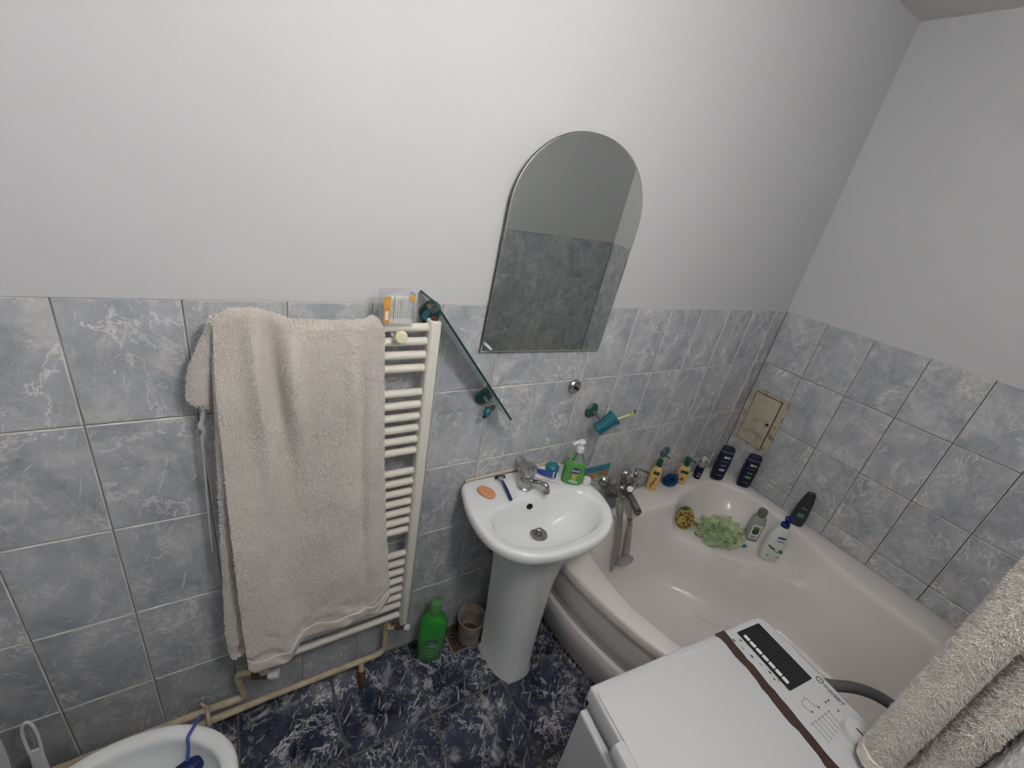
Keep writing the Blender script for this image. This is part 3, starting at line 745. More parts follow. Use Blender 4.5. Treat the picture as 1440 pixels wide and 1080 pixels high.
def bracket(loc, label, knob):
    b = thing('shelf_bracket', loc, label, 'bracket')
    put('rosette', lathe([(0.030, 0.0), (0.030, 0.007), (0.026, 0.012), (0.020, 0.014), (0.0, 0.015)], 28, place((0, 0, 0), (0, -1, 0))), mat('dark_teal_enamel', (0.03, 0.12, 0.13), 0.3, var=0.3, vscale=50), b)
    put('rosette_rim', lathe([(0.031, 0.0), (0.0335, 0.003), (0.031, 0.006)], 28, place((0, -0.001, 0), (0, -1, 0)), False, False), DARKCHR, b)
    put('arm', tube([(0, -0.012, 0), knob * 0.5, knob], 0.0065, 10), CHROME, b)
    put('clamp', merge(tube([knob + Vector((0, 0.014, 0)), knob + Vector((0, -0.014, 0))], 0.011, 14)), CHROME, b)
    dn = Vector((-0.55, -0.25, -0.8)).normalized()
    put('knob', lathe([(0.006, 0.0), (0.011, 0.006), (0.0135, 0.016), (0.0125, 0.026), (0.008, 0.034)], 20, place(knob + dn * 0.006, dn)), TEAL, b)
    put('knob_tip', lathe([(0.008, 0.0), (0.006, 0.006), (0.002, 0.010), (0.0, 0.0105)], 16, place(knob + dn * 0.040, dn)), BLACKP, b)
    return b
b1 = at(679, 556, y=0.0); k1 = at(690, 570, y=-0.05)
bracket(Vector((b1.x, -0.001, b1.z)), 'teal shelf bracket with chrome clamp under the glass shelf, above the basin', k1 - Vector((b1.x, 0, b1.z)))
b2 = at(604, 437, y=0.0); k2 = at(607, 433, y=-0.035)
bracket(Vector((b2.x, -0.001, b2.z)), 'teal shelf bracket showing behind the top of the towel radiator', k2 - Vector((b2.x, 0, b2.z)))

# ------------------------------------------------------------------ arched mirror
mtilt = 0.026; mroll = 0.028
MB = Vector((1.196, -0.010, 1.366))
mirror = thing('arched_mirror', MB, 'arched silver mirror with a thin dark edge on the wall over the basin', 'mirror', tilt=(mtilt, mroll, 0))
MWd, MH = 0.2535, 0.668
def mring(y, ins):
    hw = MWd - ins; pts = [Vector((-hw, y, ins)), Vector((hw, y, ins))]
    rise = 0.225 - ins * 0.6; zb = MH - ins - rise
    for k in range(33):
        t = PI * k / 32; c, s = math.cos(t), math.sin(t)
        pts.append(Vector((hw * math.copysign(abs(c) ** 0.93, c), y, zb + rise * s)))
    return pts
MIR = mat('mirror_silver', (0.89, 0.93, 0.905), 0.01, metal=1.0)
put('glass', loft([mring(0.0, 0), mring(-0.0025, 0), mring(-0.0032, 0.003)], True, True, True), MIR, mirror, smooth=False)
put('dark_edge', loft([mring(0.0004, -0.0012), mring(-0.0022, -0.0012)], True, True, False), mat('mirror_edge', (0.05, 0.06, 0.06), 0.4), mirror, smooth=False)
c0 = Vector((-MWd + 0.022, -0.0055, 0.016))
put('corner_clip', prism([c0 + Vector(p) for p in ((-0.016, 0, 0.012), (0.012, 0, -0.008), (0.016, 0, -0.003), (-0.011, 0, 0.019))], (0, -0.003, 0)), WHITEP, mirror, smooth=False)
# ------------------------------------------------------------------ fittings on the back wall
ep = at(807, 543, y=0.0)
esc = thing('wall_rosette', (ep.x, -0.001, ep.z), 'bare chrome wall rosette on the tiles under the mirror', 'fitting')
put('disc', lathe([(0.030, 0.0), (0.029, 0.008), (0.024, 0.013), (0.012, 0.014), (0.0, 0.012)], 28, place((0, 0, 0), (0, -1, 0))), CHROME, esc)
put('stub', lathe([(0.006, 0.0), (0.006, 0.012), (0.0, 0.013)], 12, place((0.002, -0.012, -0.002), (0.2, -1, -0.2))), BLACKP, esc)

cp = at(831, 576, y=0.0)
hold = thing('tumbler_holder', (cp.x, -0.001, cp.z), 'dark teal tumbler holder with chrome arm on the tiled wall', 'holder')
put('rosette', lathe([(0.031, 0.0), (0.031, 0.008), (0.025, 0.014), (0.0, 0.016)], 28, place((0, 0, 0), (0, -1, 0))), mat('dark_teal_enamel', (0.03, 0.12, 0.13), 0.3), hold)
put('rosette_rim', lathe([(0.032, 0.0), (0.035, 0.003), (0.032, 0.006)], 28, place((0, -0.001, 0), (0, -1, 0)), False, False), mat('tarnished_brass', (0.22, 0.18, 0.12), 0.45, metal=0.7), hold)
cupc = at(851, 596, y=-0.075)
axis = (at(866, 588, y=-0.085) - at(842, 604, y=-0.075)).normalized()
axis = Vector((0.62, -0.12, 0.52)).normalized()
arm_end = cupc - hold.location + Vector((-0.012, 0.014, 0.012))
put('arm', tube([(0, -0.014, 0), (arm_end * 0.5) + Vector((0, -0.01, 0)), arm_end], 0.007, 12, 5), DARKCHR, hold)
cup = thing('toothbrush_tumbler', cupc, 'teal translucent plastic tumbler tilted in the wall holder', 'cup')
TP = mat('teal_translucent', (0.015, 0.20, 0.27), 0.25, trans=0.25, var=0.2, vscale=30)
mcup = place((0, 0, 0), axis, (0, 1, 0))
prof = [(0.022, -0.046), (0.024, -0.044), (0.029, 0.030), (0.033, 0.046), (0.034, 0.048), (0.031, 0.048), (0.026, 0.030), (0.021, -0.040), (0.0, -0.040)]
put('cup_wall', lathe(prof, 28, mcup), TP, cup)
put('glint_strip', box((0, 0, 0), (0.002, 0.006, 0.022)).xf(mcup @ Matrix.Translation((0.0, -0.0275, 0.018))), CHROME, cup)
tb0 = cupc + axis * 0.01; tb1 = at(893, 581, y=-0.09)
brush = thing('toothbrush', cupc, 'lime green toothbrush leaning in the teal tumbler', 'toothbrush')
LIME = mat('lime_plastic', (0.42, 0.66, 0.16), 0.35); LIME2 = mat('pale_lime', (0.70, 0.80, 0.45), 0.4)
dtb = (tb1 - tb0).normalized()
put('handle', tube([tb0 - dtb * 0.02, tb0 + dtb * 0.03 + Vector((0, 0, -0.004)), tb0.lerp(tb1, 0.55) + Vector((0, 0, 0.002)), tb1], [0.006, 0.005, 0.0035, 0.004], 10, 6), LIME2, brush, world=True)
hd = place(tb1 - dtb * 0.013, dtb, (0, 0, 1))
put('head', loft([sring(0.0055, 0.003, z, 14, 2.5) for z in (-0.013, -0.010, 0.013, 0.016)]).xf(hd), LIME, brush, world=True)
put('bristles', box((0, 0.0085, -0.003), (0.0095, 0.012, 0.016)).xf(hd), mat('yellow_bristle', (0.62, 0.56, 0.16), 0.9, bump=0.8, bscale=900), brush, world=True, smooth=False)
put('bristle_tip', box((0, 0.0085, 0.0095), (0.0095, 0.012, 0.008)).xf(hd), mat('blue_bristle', (0.02, 0.05, 0.16), 0.9), brush, world=True, smooth=False)

dp2 = at(934, 635, y=0.0)
disc = thing('teal_wall_disc', (dp2.x, -0.001, dp2.z), 'small teal disc in a chrome ring on the tiles above the yellow bottles', 'fitting')
put('ring', lathe([(0.030, 0.0), (0.032, 0.004), (0.030, 0.010), (0.026, 0.011)], 28, place((0, 0, 0), (0, -1, 0)), True, False), DARKCHR, disc)
put('disc', lathe([(0.027, 0.004), (0.025, 0.012), (0.012, 0.016), (0.0, 0.017)], 28, place((0, 0, 0), (0, -1, 0))), mat('teal_gloss', (0.05, 0.17, 0.19), 0.2), disc)
put('peg', tube([(0.018, -0.008, -0.026), (0.028, -0.03, -0.03)], 0.004, 8), TEAL, disc)

# decorative sticker strip
st = [at(816, 664, y=-0.002), at(858, 650, y=-0.002), at(858, 666, y=-0.002), at(818, 684, y=-0.002)]
x0, x1, z1, z0 = st[0].x, st[1].x + 0.01, 0.765, 0.690
strip = thing('sticker_strip', ((x0 + x1) / 2, -0.001, z0), 'colourful blue and orange sticker strip on the tiles between basin and bath tap', 'sticker')
def rect(xa, xb, za, zb, y): return box(((xa + xb) / 2, y, (za + zb) / 2), (xb - xa, 0.001, zb - za))
put('blue_band', rect(x0, x1, z1 - 0.034, z1, -0.0018), mat('strip_blue', (0.05, 0.17, 0.34), 0.4, col2=(0.05, 0.28, 0.22), vscale=22), strip, world=True, smooth=False)
put('backing', rect(x0, x1, z0, z1 - 0.034, -0.0016), mat('strip_beige', (0.34, 0.33, 0.27), 0.5, col2=(0.16, 0.26, 0.28), vscale=30), strip, world=True, smooth=False)
cols = [(0.55, 0.22, 0.03), (0.62, 0.42, 0.06), (0.10, 0.28, 0.10), (0.55, 0.16, 0.05)]
for k in range(9):
    cx = x0 + (x1 - x0) * (k + 0.5) / 9; hz_ = z0 + 0.018 + 0.008 * math.sin(k * 2.1); c = cols[k % 4]
    fish = [Vector((cx + 0.008 * math.cos(t) * (1 + 0.3 * math.cos(2 * t)), -0.0022, hz_ + 0.014 * math.sin(t))) for t in np.linspace(0, 2 * PI, 13)[:-1]]
    put('figure', prism(fish, (0, -0.0006, 0)), mat('strip_fig%d' % (k % 4), c, 0.5), strip, world=True, smooth=False)

# ------------------------------------------------------------------ access panel on the right wall
acc = thing('access_panel', (XR - 0.001, -0.115, 0.76), 'small rusty cream metal access door set in the tiled wall', 'access panel')
PAN = mat('dirty_cream_paint', (0.52, 0.47, 0.37), 0.5, col2=(0.33, 0.26, 0.17), vscale=16, lo=0.28, hi=0.5, bump=0.3, bscale=60)
PANF = mat('dirty_cream_frame', (0.50, 0.45, 0.35), 0.55, col2=(0.20, 0.13, 0.08), vscale=22, lo=0.3, hi=0.5, bump=0.3, bscale=60)
ya, yb, za, zb = -0.018, -0.212, 0.762, 1.092
fw = 0.018
def pbox(y0, y1, z0_, z1_, x0_, x1_): return box(((x0_ + x1_) / 2, (y0 + y1) / 2, (z0_ + z1_) / 2), (abs(x1_ - x0_), abs(y1 - y0), abs(z1_ - z0_)))
xo = XR - 0.002
for nm, a in (('frame_bar', (ya, ya - fw, za, zb)), ('frame_bar', (yb + fw * 1.5, yb - 0.008, za, zb)), ('frame_bar', (ya - fw, yb + fw * 1.5, zb - fw, zb)), ('frame_bar', (ya - fw, yb + fw * 1.5, za, za + fw * 0.7))):
    put(nm, pbox(*a, xo - 0.007, xo + 0.002), PANF, acc, world=True, smooth=False, bevel=0.002)
put('recess', pbox(ya - fw, yb + fw * 1.5, za + fw * 0.7, zb - fw, xo - 0.001, xo + 0.002), mat('rust_dark', (0.05, 0.03, 0.02), 0.8), acc, world=True, smooth=False)
dy0, dy1, dz0, dz1 = ya - fw - 0.004, yb + fw * 1.5 + 0.005, za + fw * 0.7 + 0.004, zb - fw - 0.004
dor = put('door', pbox(dy0, dy1, dz0, dz1, xo - 0.009, xo - 0.004), PAN, acc, world=True, smooth=False, bevel=0.0015)
put('stamped_ring', lathe([(0.026, 0.0), (0.028, 0.0012), (0.030, 0.0)], 28, place((xo - 0.009, (dy0 + dy1) / 2 + 0.015, 0.955), (-1, 0, 0)), False, False), PAN, dor, world=True)
put('lock', lathe([(0.008, 0.0), (0.008, 0.003), (0.004, 0.004), (0.0, 0.0035)], 18, place((xo - 0.0088, dy1 + 0.018, 0.925), (-1, 0, 0))), BLACKP, dor, world=True)

# ------------------------------------------------------------------ bath mixer with hose and hand shower
MXB = at(878, 684, y=-0.075)
r1 = at(849, 675, y=-0.002)
mix = thing('bath_mixer', (MXB.x, -0.002, MXB.z), 'limed chrome bath mixer with lever and spout on the tiled wall', 'tap')
put('rosette', lathe([(0.033, 0.0), (0.031, 0.010), (0.020, 0.024), (0.013, 0.030)], 28, place(r1, (0, -1, 0))), CHROME, mix, world=True)
r2 = Vector((r1.x + 0.15, r1.y, r1.z))
put('rosette', lathe([(0.033, 0.0), (0.031, 0.010), (0.020, 0.024), (0.013, 0.030)], 28, place(r2, (0, -1, 0))), CHROME, mix, world=True)
bz_ = r1.z - 0.004
put('body', merge(tube([r1 + Vector((0, -0.02, 0)), r1 + Vector((0.004, -0.05, -0.002)), Vector((r1.x + 0.015, -0.070, bz_))], 0.014, 14),
                  tube([r2 + Vector((0, -0.02, 0)), Vector((r2.x - 0.015, -0.070, bz_))], 0.014, 14),
                  tube([Vector((r1.x + 0.0, -0.072, bz_)), Vector((r1.x + 0.03, -0.072, bz_)), Vector((r1.x + 0.05, -0.075, bz_)), Vector((r1.x + 0.10, -0.075, bz_)), Vector((r1.x + 0.12, -0.072, bz_)), Vector((r1.x + 0.15, -0.072, bz_))], [0.020, 0.021, 0.036, 0.036, 0.021, 0.020], 20)), DARKCHR, mix, world=True)
cxm = r1.x + 0.075
put('cartridge', lathe([(0.036, -0.01), (0.039, 0.02), (0.037, 0.045), (0.029, 0.058), (0.0, 0.061)], 28, place((cxm, -0.078, bz_ + 0.012), (0, -0.25, 1))), CHROME, mix, world=True)
put('lever', tube([(cxm, -0.092, bz_ + 0.066), (cxm + 0.03, -0.10, bz_ + 0.072), at(897, 661, y=-0.105), at(911, 666, y=-0.105)], [0.022, 0.017, 0.011, 0.009], 12, 5), CHROME, mix, world=True)
sp0 = Vector((cxm + 0.005, -0.09, bz_ - 0.02)); sp1 = at(896, 718, y=-0.19)
put('spout', tube([sp0, sp0.lerp(sp1, 0.5) + Vector((0, 0, 0.006)), sp1, sp1 + (sp1 - sp0).normalized() * 0.008], [0.018, 0.0165, 0.018, 0.019], 16, 5), DARKCHR, mix, world=True)
put('spout_end', lathe([(0.019, 0.0), (0.019, 0.012), (0.014, 0.0135), (0.0, 0.012)], 20, place(sp1 + Vector((0, 0, 0.002)), (0, -0.5, -1))), CHROME, mix, world=True)
dk = at(886, 688, y=-0.125)
put('diverter', tube([Vector((cxm + 0.01, -0.10, bz_ - 0.004)), dk, dk + (dk - Vector((cxm + 0.01, -0.10, bz_ - 0.004))).normalized() * 0.012], [0.010, 0.010, 0.014], 12), CHROME, mix, world=True)
def hose_pts(lst): return [at(u, v, y=y) for u, v, y in lst]
hp = hose_pts([(883, 655, -0.10), (872, 664, -0.11), (869, 680, -0.115), (871, 698, -0.12), (876, 706, -0.125), (874, 725, -0.155), (873, 745, -0.175), (870, 770, -0.195), (866, 786, -0.205), (862, 797, -0.215), (859, 803, -0.22)])
HOSE = mat('steel_hose', (0.42, 0.40, 0.38), 0.3, metal=1.0, bump=0.9, bscale=500)
put('hose', tube(hp, 0.0075, 10, 8), HOSE, mix, world=True)
hp2 = hose_pts([(859, 803, -0.22), (864, 784, -0.21), (868, 762, -0.20), (870, 740, -0.18), (868, 715, -0.155), (869, 700, -0.13)])
put('hose', tube(hp2, 0.0075, 10, 8), HOSE, mix, world=True)
hs_top = at(886, 738, y=-0.185); hs_bot = at(880, 777, y=-0.205)
hand = thing('hand_shower', hs_bot, 'grey plastic hand shower hanging upside down against the bath wall', 'shower head')
GREYP = mat('dull_grey_plastic', (0.40, 0.40, 0.39), 0.4, metal=0.3)
put('handle', tube([hs_top, hs_top.lerp(hs_bot, 0.5), hs_bot], [0.012, 0.016, 0.018], 14), GREYP, hand, world=True)
put('ferrule', tube([at(886, 730, y=-0.18), hs_top + Vector((0, 0, -0.004))], 0.0115, 14), CHROME, hand, world=True)
hc = at(877, 788, y=-0.215)
put('spray_head', lathe([(0.015, 0.020), (0.040, 0.010), (0.048, 0.0), (0.047, -0.006), (0.040, -0.010), (0.0, -0.011)], 28, place(hc, (-0.20, 0.60, 0.75))), GREYP, hand, world=True)
hp3 = hose_pts([(876, 700, -0.125), (884, 706, -0.14), (886, 718, -0.165), (886, 731, -0.18)])
put('hose', tube(hp3, 0.007, 10, 8), HOSE, hand, world=True)

# frosted glass dish on the bath ledge beside the basin
FROST = mat('frosted_glass', (0.55, 0.62, 0.60), 0.35, trans=0.6, ior=1.3)
gp = [at(u, v, z=RIM + 0.006) for u, v in ((836, 690), (843, 681), (853, 680), (864, 686), (872, 697), (874, 704), (868, 711), (858, 716), (846, 720), (838, 716))]
cgp = sum(gp, Vector()) / len(gp)
gps = [Vector((min(p.x, 1.72 + 0.13), min(p.y, -0.006), p.z)) for p in smooth_path(gp, 4, True)]
dish = thing('glass_dish', cgp, 'frosted grey-green glass dish lying on the bath ledge beside the basin', 'dish')
put('plate', prism([p - Vector((0, 0, 0.005)) for p in gps], (0, 0, 0.007)), FROST, dish, world=True, bevel=0.002)
# ------------------------------------------------------------------ things on the wash basin
ZD = SZ - 0.0005
s1 = at(684, 692, z=ZD + 0.008)
soap = thing('soap_bar', (s1.x, s1.y, ZD), 'oval peach-orange soap bar on the wash basin', 'soap', rotz=math.radians(-62))
PEACH = mat('peach_soap', (0.74, 0.33, 0.17), 0.45, var=0.08, vscale=30, sss=0.1)
put('bar', loft([sring(a, b, z, 32, 2.3) for a, b, z in ((0.028, 0.016, 0.0), (0.036, 0.021, 0.004), (0.037, 0.022, 0.010), (0.033, 0.0185, 0.016), (0.022, 0.010, 0.0185))]), PEACH, soap)
put('stamp', loft([sring(a, b, z, 24, 2.2) for a, b, z in ((0.018, 0.008, 0.0183), (0.017, 0.0072, 0.0192))]), PEACH, soap)
# razor
ra, rb_ = at(703, 672, z=ZD + 0.012), at(719, 703, z=ZD + 0.006)
rz = thing('safety_razor', ra.lerp(rb_, 0.5), 'blue-handled razor lying on the basin edge', 'razor')
NAVY = mat('navy_plastic', (0.02, 0.035, 0.13), 0.3)
rd = (rb_ - ra).normalized()
put('handle', tube([ra + rd * 0.012, ra + rd * 0.03 + Vector((0, 0, 0.006)), ra.lerp(rb_, 0.6) + Vector((0, 0, 0.004)), rb_], [0.0035, 0.0045, 0.0062, 0.0055], 12, 6), NAVY, rz, world=True)
sd = Vector((-rd.y, rd.x, 0)).normalized()
hm = place(ra + Vector((0, 0, 0.004)), Vector((0, 0, 1)), rd)
hm = Matrix.Translation(ra + Vector((0, 0, 0.004))) @ Matrix((sd, rd, Vector((0, 0, 1)))).transposed().to_4x4()
put('blade_head', box((0, 0, 0), (0.042, 0.012, 0.008)).xf(hm), BLACKP, rz, world=True, smooth=False, bevel=0.002)
put('neck', prism([(-0.010, 0.004, 0), (0.010, 0.004, 0), (0.004, 0.020, 0), (-0.004, 0.020, 0)], (0, 0, 0.005)).xf(hm), mat('silver_plastic', (0.55, 0.56, 0.6), 0.3, metal=0.6), rz, world=True, smooth=False)
# toothpaste
tp0, tp1 = at(757, 658, z=ZD + 0.032), at(783, 667, z=ZD + 0.030)
NBLUE = mat('tube_blue', (0.02, 0.06, 0.30), 0.3); TWHITE = mat('tube_white', (0.78, 0.74, 0.78), 0.35)
def tubeobj(name, label, a, b, col, capc, w, thick, flip=False):
    t = thing(name, a.lerp(b, 0.5), label, 'toothpaste')
    dd = (b - a); Ln = dd.length; dd.normalize()
    sdir = dd.cross(Vector((0, 0, 1))).normalized(); updir = sdir.cross(dd)
    m = Matrix.Translation(a) @ Matrix((sdir, updir, dd)).transposed().to_4x4()
    put('body', loft([sring(w, 0.0012, 0.0, 24, 2.5), sring(w, thick * 0.35, Ln * 0.12, 24, 2.3), sring(w * 0.95, thick * 0.8, Ln * 0.5, 24, 2.1), sring(w * 0.82, thick, Ln * 0.8, 24, 2.0), sring(0.008, 0.008, Ln * 0.86, 24, 2)]).xf(m), col, t, world=True)
    put('cap', lathe([(0.009, Ln * 0.86), (0.010, Ln * 0.88), (0.009, Ln), (0.0, Ln)], 16, m), capc, t, world=True)
    return t, m, Ln
ta = at(776, 672, z=ZD + 0.016); tbb = at(735, 662, z=ZD + 0.014)
ta2 = Vector((ta.x, ta.y, ZD + 0.016)); tbb2 = Vector((tbb.x, tbb.y, ZD + 0.016))
tw, twm, twl = tubeobj('toothpaste_tube', 'white toothpaste tube with a blue and pink print lying behind the basin tap', at(787, 674, z=ZD + 0.004), at(728, 659, z=ZD + 0.014), TWHITE, WHITEP, 0.026, 0.014)
put('blue_smile', tube([Vector((-0.014 + 0.028 * k / 8, 0.0135 - 0.0, twl * 0.42 + 0.010 * math.sin(PI * k / 8))) for k in range(9)], 0.0016, 6).xf(twm), NBLUE, tw, world=True)
put('pink_print', box((0.004, 0.0095, twl * 0.24), (0.014, 0.004, 0.02)).xf(twm), mat('print_pink', (0.7, 0.25, 0.42), 0.4), tw, world=True, smooth=False)
tbx = thing('toothpaste_box', at(770, 666, z=ZD), 'blue toothpaste tube lying across the white one beside the green hand soap', 'toothpaste')
a_, b_ = at(752, 660, z=ZD + 0.034), at(782, 669, z=ZD + 0.034)
dd = (b_ - a_); Ln = dd.length; dd.normalize(); sd2 = dd.cross(Vector((0, 0, 1))).normalized(); ud = sd2.cross(dd)
mb = Matrix.Translation(a_) @ Matrix((sd2, ud, dd)).transposed().to_4x4()
put('body', loft([sring(0.010, 0.004, 0.0, 20, 3), sring(0.013, 0.007, Ln * 0.4, 20, 2.4), sring(0.014, 0.010, Ln * 0.98, 20, 2.1), sring(0.010, 0.008, Ln, 20, 2)]).xf(mb), NBLUE, tbx, world=True)
put('white_stripe', loft([sring(0.0142, 0.0104, Ln * 0.86, 20, 2.1), sring(0.0143, 0.0105, Ln * 0.90, 20, 2.1)], True, False, False).xf(mb), WHITEP, tbx, world=True)
tc_ = at(777, 657, z=ZD + 0.012)
teal_c = thing('teal_pot', (tc_.x, tc_.y, ZD), 'small round teal plastic pot behind the toothpaste on the basin', 'pot')
put('disc', lathe([(0.027, 0.0), (0.028, 0.004), (0.027, 0.020), (0.022, 0.026), (0.0, 0.027)], 28), mat('teal_lid_plastic', (0.02, 0.22, 0.28), 0.35), teal_c)
wc = at(829, 682, z=ZD)
wcap = thing('white_pot', (wc.x - 0.012, wc.y + 0.01, ZD), 'little white plastic pot on the basin corner behind the hand soap', 'pot')
put('shell', lathe([(0.015, 0.0), (0.0165, 0.004), (0.0165, 0.022), (0.013, 0.030), (0.0, 0.032)], 24), WHITEP, wcap)

# green hand soap with pump
gb = at(803, 676, z=ZD)
hsb = thing('hand_soap_bottle', (gb.x, gb.y, ZD), 'clear pump bottle half full of green liquid hand soap on the basin', 'bottle', rotz=math.radians(-32))
GREENL = mat('green_liquid', (0.18, 0.60, 0.13), 0.15, trans=0.15, spec=0.4)
CLEARB = mat('clear_bottle_plastic', (0.88, 0.95, 0.90), 0.06, trans=1.0, ior=1.25)
H = height(gb.x, gb.y, 619) - ZD
sec = [(0.0, 0.036, 0.022), (0.012, 0.040, 0.026), (0.30, 0.041, 0.027), (0.45, 0.038, 0.026), (0.60, 0.026, 0.021), (0.70, 0.015, 0.015), (0.745, 0.013, 0.013)]
put('bottle', loft([sring(a + 0.0012, b + 0.0012, z * H, 32, 2.6 if z < .5 else 2.1) for z, a, b in sec]), CLEARB, hsb)
put('liquid', loft([sring(a - 0.0010, b - 0.0010, max(z * H, 0.003), 32, 2.6) for z, a, b in ((0.0, 0.036, 0.022), (0.012, 0.040, 0.026), (0.30, 0.041, 0.027), (0.40, 0.0395, 0.0265))]), GREENL, hsb)
put('pump_collar', lathe([(0.0145, 0.735 * H), (0.0150, 0.75 * H), (0.0150, 0.83 * H), (0.010, 0.85 * H)], 24), WHITEP, hsb)
put('pump_head', merge(lathe([(0.006, 0.84 * H), (0.006, 0.92 * H), (0.013, 0.925 * H), (0.015, 0.97 * H), (0.009, H), (0.0, H)], 24), tube([(0, 0, 0.955 * H), (-0.022, -0.012, 0.95 * H), (-0.034, -0.018, 0.92 * H)], [0.007, 0.006, 0.0045], 10, 4)), WHITEP, hsb)
ml = Matrix.Translation((0, -0.0292, 0.36 * H)) @ Matrix.Rotation(PI / 2, 4, 'X')
put('label', loft([[Vector((0.020 * math.cos(t), 0.0125 * math.sin(t), z)) for t in np.linspace(0, 2 * PI, 29)[:-1]] for z in (-0.0008, 0.0006)]).xf(ml), mat('label_navy', (0.02, 0.045, 0.16), 0.4), hsb)
put('lettering', text_geo('fresh', 0.0165, Matrix.Translation((0, 0, 0.0012)) @ Matrix.Identity(4)).xf(ml), WHITEP, hsb, smooth=False)
ml2 = Matrix.Translation((0, -0.0295, 0.20 * H)) @ Matrix.Rotation(PI / 2, 4, 'X')
put('orange_print', prism([(-0.013, 0.016, 0), (-0.006, -0.014, 0), (0.006, -0.014, 0), (0.013, 0.016, 0)], (0, 0, 0.0008)).xf(ml2), mat('print_orange', (0.62, 0.30, 0.08), 0.5, col2=(0.35, 0.40, 0.12), vscale=60), hsb, smooth=False)
put('pale_print', prism([(-0.022, -0.020, 0), (0.004, -0.030, 0), (0.022, -0.024, 0), (0.012, -0.014, 0), (-0.012, -0.012, 0)], (0, 0, 0.0005)).xf(ml2), mat('print_mint', (0.35, 0.66, 0.42), 0.5), hsb, smooth=False)

# ------------------------------------------------------------------ bottles round the bath
def bottle_at(name, label, u, v, topv, z0, rot, dx=0.0, dy=0.0, cat='bottle'):
    p = at(u, v, z=z0); p.x += dx; p.y += dy
    p.x = min(p.x, XR - 0.045); p.y = min(p.y, -0.032)
    H = height(p.x, p.y, topv) - z0
    return thing(name, (p.x, p.y, z0), label, cat, rotz=math.radians(rot)), H
def body(t, m, H, secs, e=3.0, name='body', n=32):
    return put(name, loft([sring(a, b, z * H, n, e) for z, a, b in secs]), m, t, auto=50)
def plate(t, name, m, w, h, z, y, cx=0.0, rnd=0.0):
    if rnd: pts = [Vector((cx + q.x, y, z + q.y)) for q in sring(w / 2, h / 2, 0, 20, rnd)]
    else: pts = [Vector((cx - w / 2, y, z - h / 2)), Vector((cx + w / 2, y, z - h / 2)), Vector((cx + w / 2, y, z + h / 2)), Vector((cx - w / 2, y, z + h / 2))]
    return put(name, prism(pts, (0, -0.0012, 0)), m, t, smooth=False)
ZR = RIM + 0.0015
YEL = mat('honey_plastic', (0.78, 0.52, 0.20), 0.3, var=0.06, vscale=20)
DGREEN = mat('dark_green_plastic', (0.008, 0.075, 0.045), 0.35)
BROWNP = mat('brown_print', (0.22, 0.11, 0.03), 0.5)
t, H = bottle_at('shampoo_bottle', 'tall honey-yellow bottle with a dark green flip cap on the bath ledge', 914, 687, 646, ZR, -50)
body(t, YEL, H, [(0, 0.024, 0.017), (0.03, 0.028, 0.020), (0.45, 0.029, 0.021), (0.68, 0.026, 0.019), (0.76, 0.016, 0.014), (0.79, 0.013, 0.013)], 2.5)
body(t, DGREEN, H, [(0.79, 0.0145, 0.0145), (0.985, 0.0135, 0.0135), (1.0, 0.011, 0.011)], 2.2, 'cap')
plate(t, 'label', DGREEN, 0.030, 0.020, 0.60 * H, -0.0205)
for k in range(3): plate(t, 'print', BROWNP, 0.008, 0.030 - 0.006 * k, (0.18 + 0.12 * k) * H, -0.0208, cx=-0.006 + 0.006 * k)
t, H = bottle_at('pump_bottle', 'short honey-yellow bottle with a dark green pump on the bath ledge', 955, 678, 644, ZR, -45)
body(t, YEL, H, [(0, 0.026, 0.017), (0.03, 0.030, 0.020), (0.52, 0.030, 0.020), (0.66, 0.026, 0.018), (0.72, 0.014, 0.013)], 3.2)
body(t, DGREEN, H, [(0.70, 0.016, 0.016), (0.84, 0.016, 0.016), (0.86, 0.010, 0.010)], 2.1, 'collar')
put('pump_head', merge(lathe([(0.008, 0.85 * H), (0.008, 0.90 * H), (0.017, 0.91 * H), (0.019, 0.97 * H), (0.013, H), (0.0, H)], 20), tube([(0.0, 0, 0.95 * H), (0.022, -0.010, 0.96 * H), (0.036, -0.015, 0.93 * H)], [0.008, 0.007, 0.005], 10, 4)), DGREEN, t)
plate(t, 'label', DGREEN, 0.040, 0.018, 0.50 * H, -0.0202)
plate(t, 'print', BROWNP, 0.018, 0.022, 0.22 * H, -0.0202, rnd=2.0)
t, H = bottle_at('serum_bottle', 'small navy bottle with a silver pump on the bath ledge', 979, 671, 642, ZR, -45)
DN = mat('deep_navy_plastic', (0.010, 0.013, 0.040), 0.25); SIL = mat('silver_cap', (0.62, 0.62, 0.62), 0.3, metal=0.8)
body(t, DN, H, [(0, 0.020, 0.020), (0.02, 0.022, 0.022), (0.50, 0.022, 0.022), (0.56, 0.017, 0.017)], 2.0)
body(t, SIL, H, [(0.55, 0.0175, 0.0175), (0.66, 0.016, 0.016), (0.68, 0.008, 0.008), (0.80, 0.006, 0.006)], 2.0, 'collar')
put('pump_head', merge(lathe([(0.006, 0.78 * H), (0.009, 0.80 * H), (0.009, 0.97 * H), (0.0, H)], 16), tube([(0, 0, 0.93 * H), (0.022, -0.010, 0.93 * H)], 0.004, 8)), mat('pale_pump', (0.66, 0.68, 0.66), 0.4), t)
for k in range(2): plate(t, 'print', mat('print_grey', (0.25, 0.26, 0.32), 0.5), 0.020 - 0.004 * k, 0.005, (0.16 + 0.12 * k) * H, -0.0222)
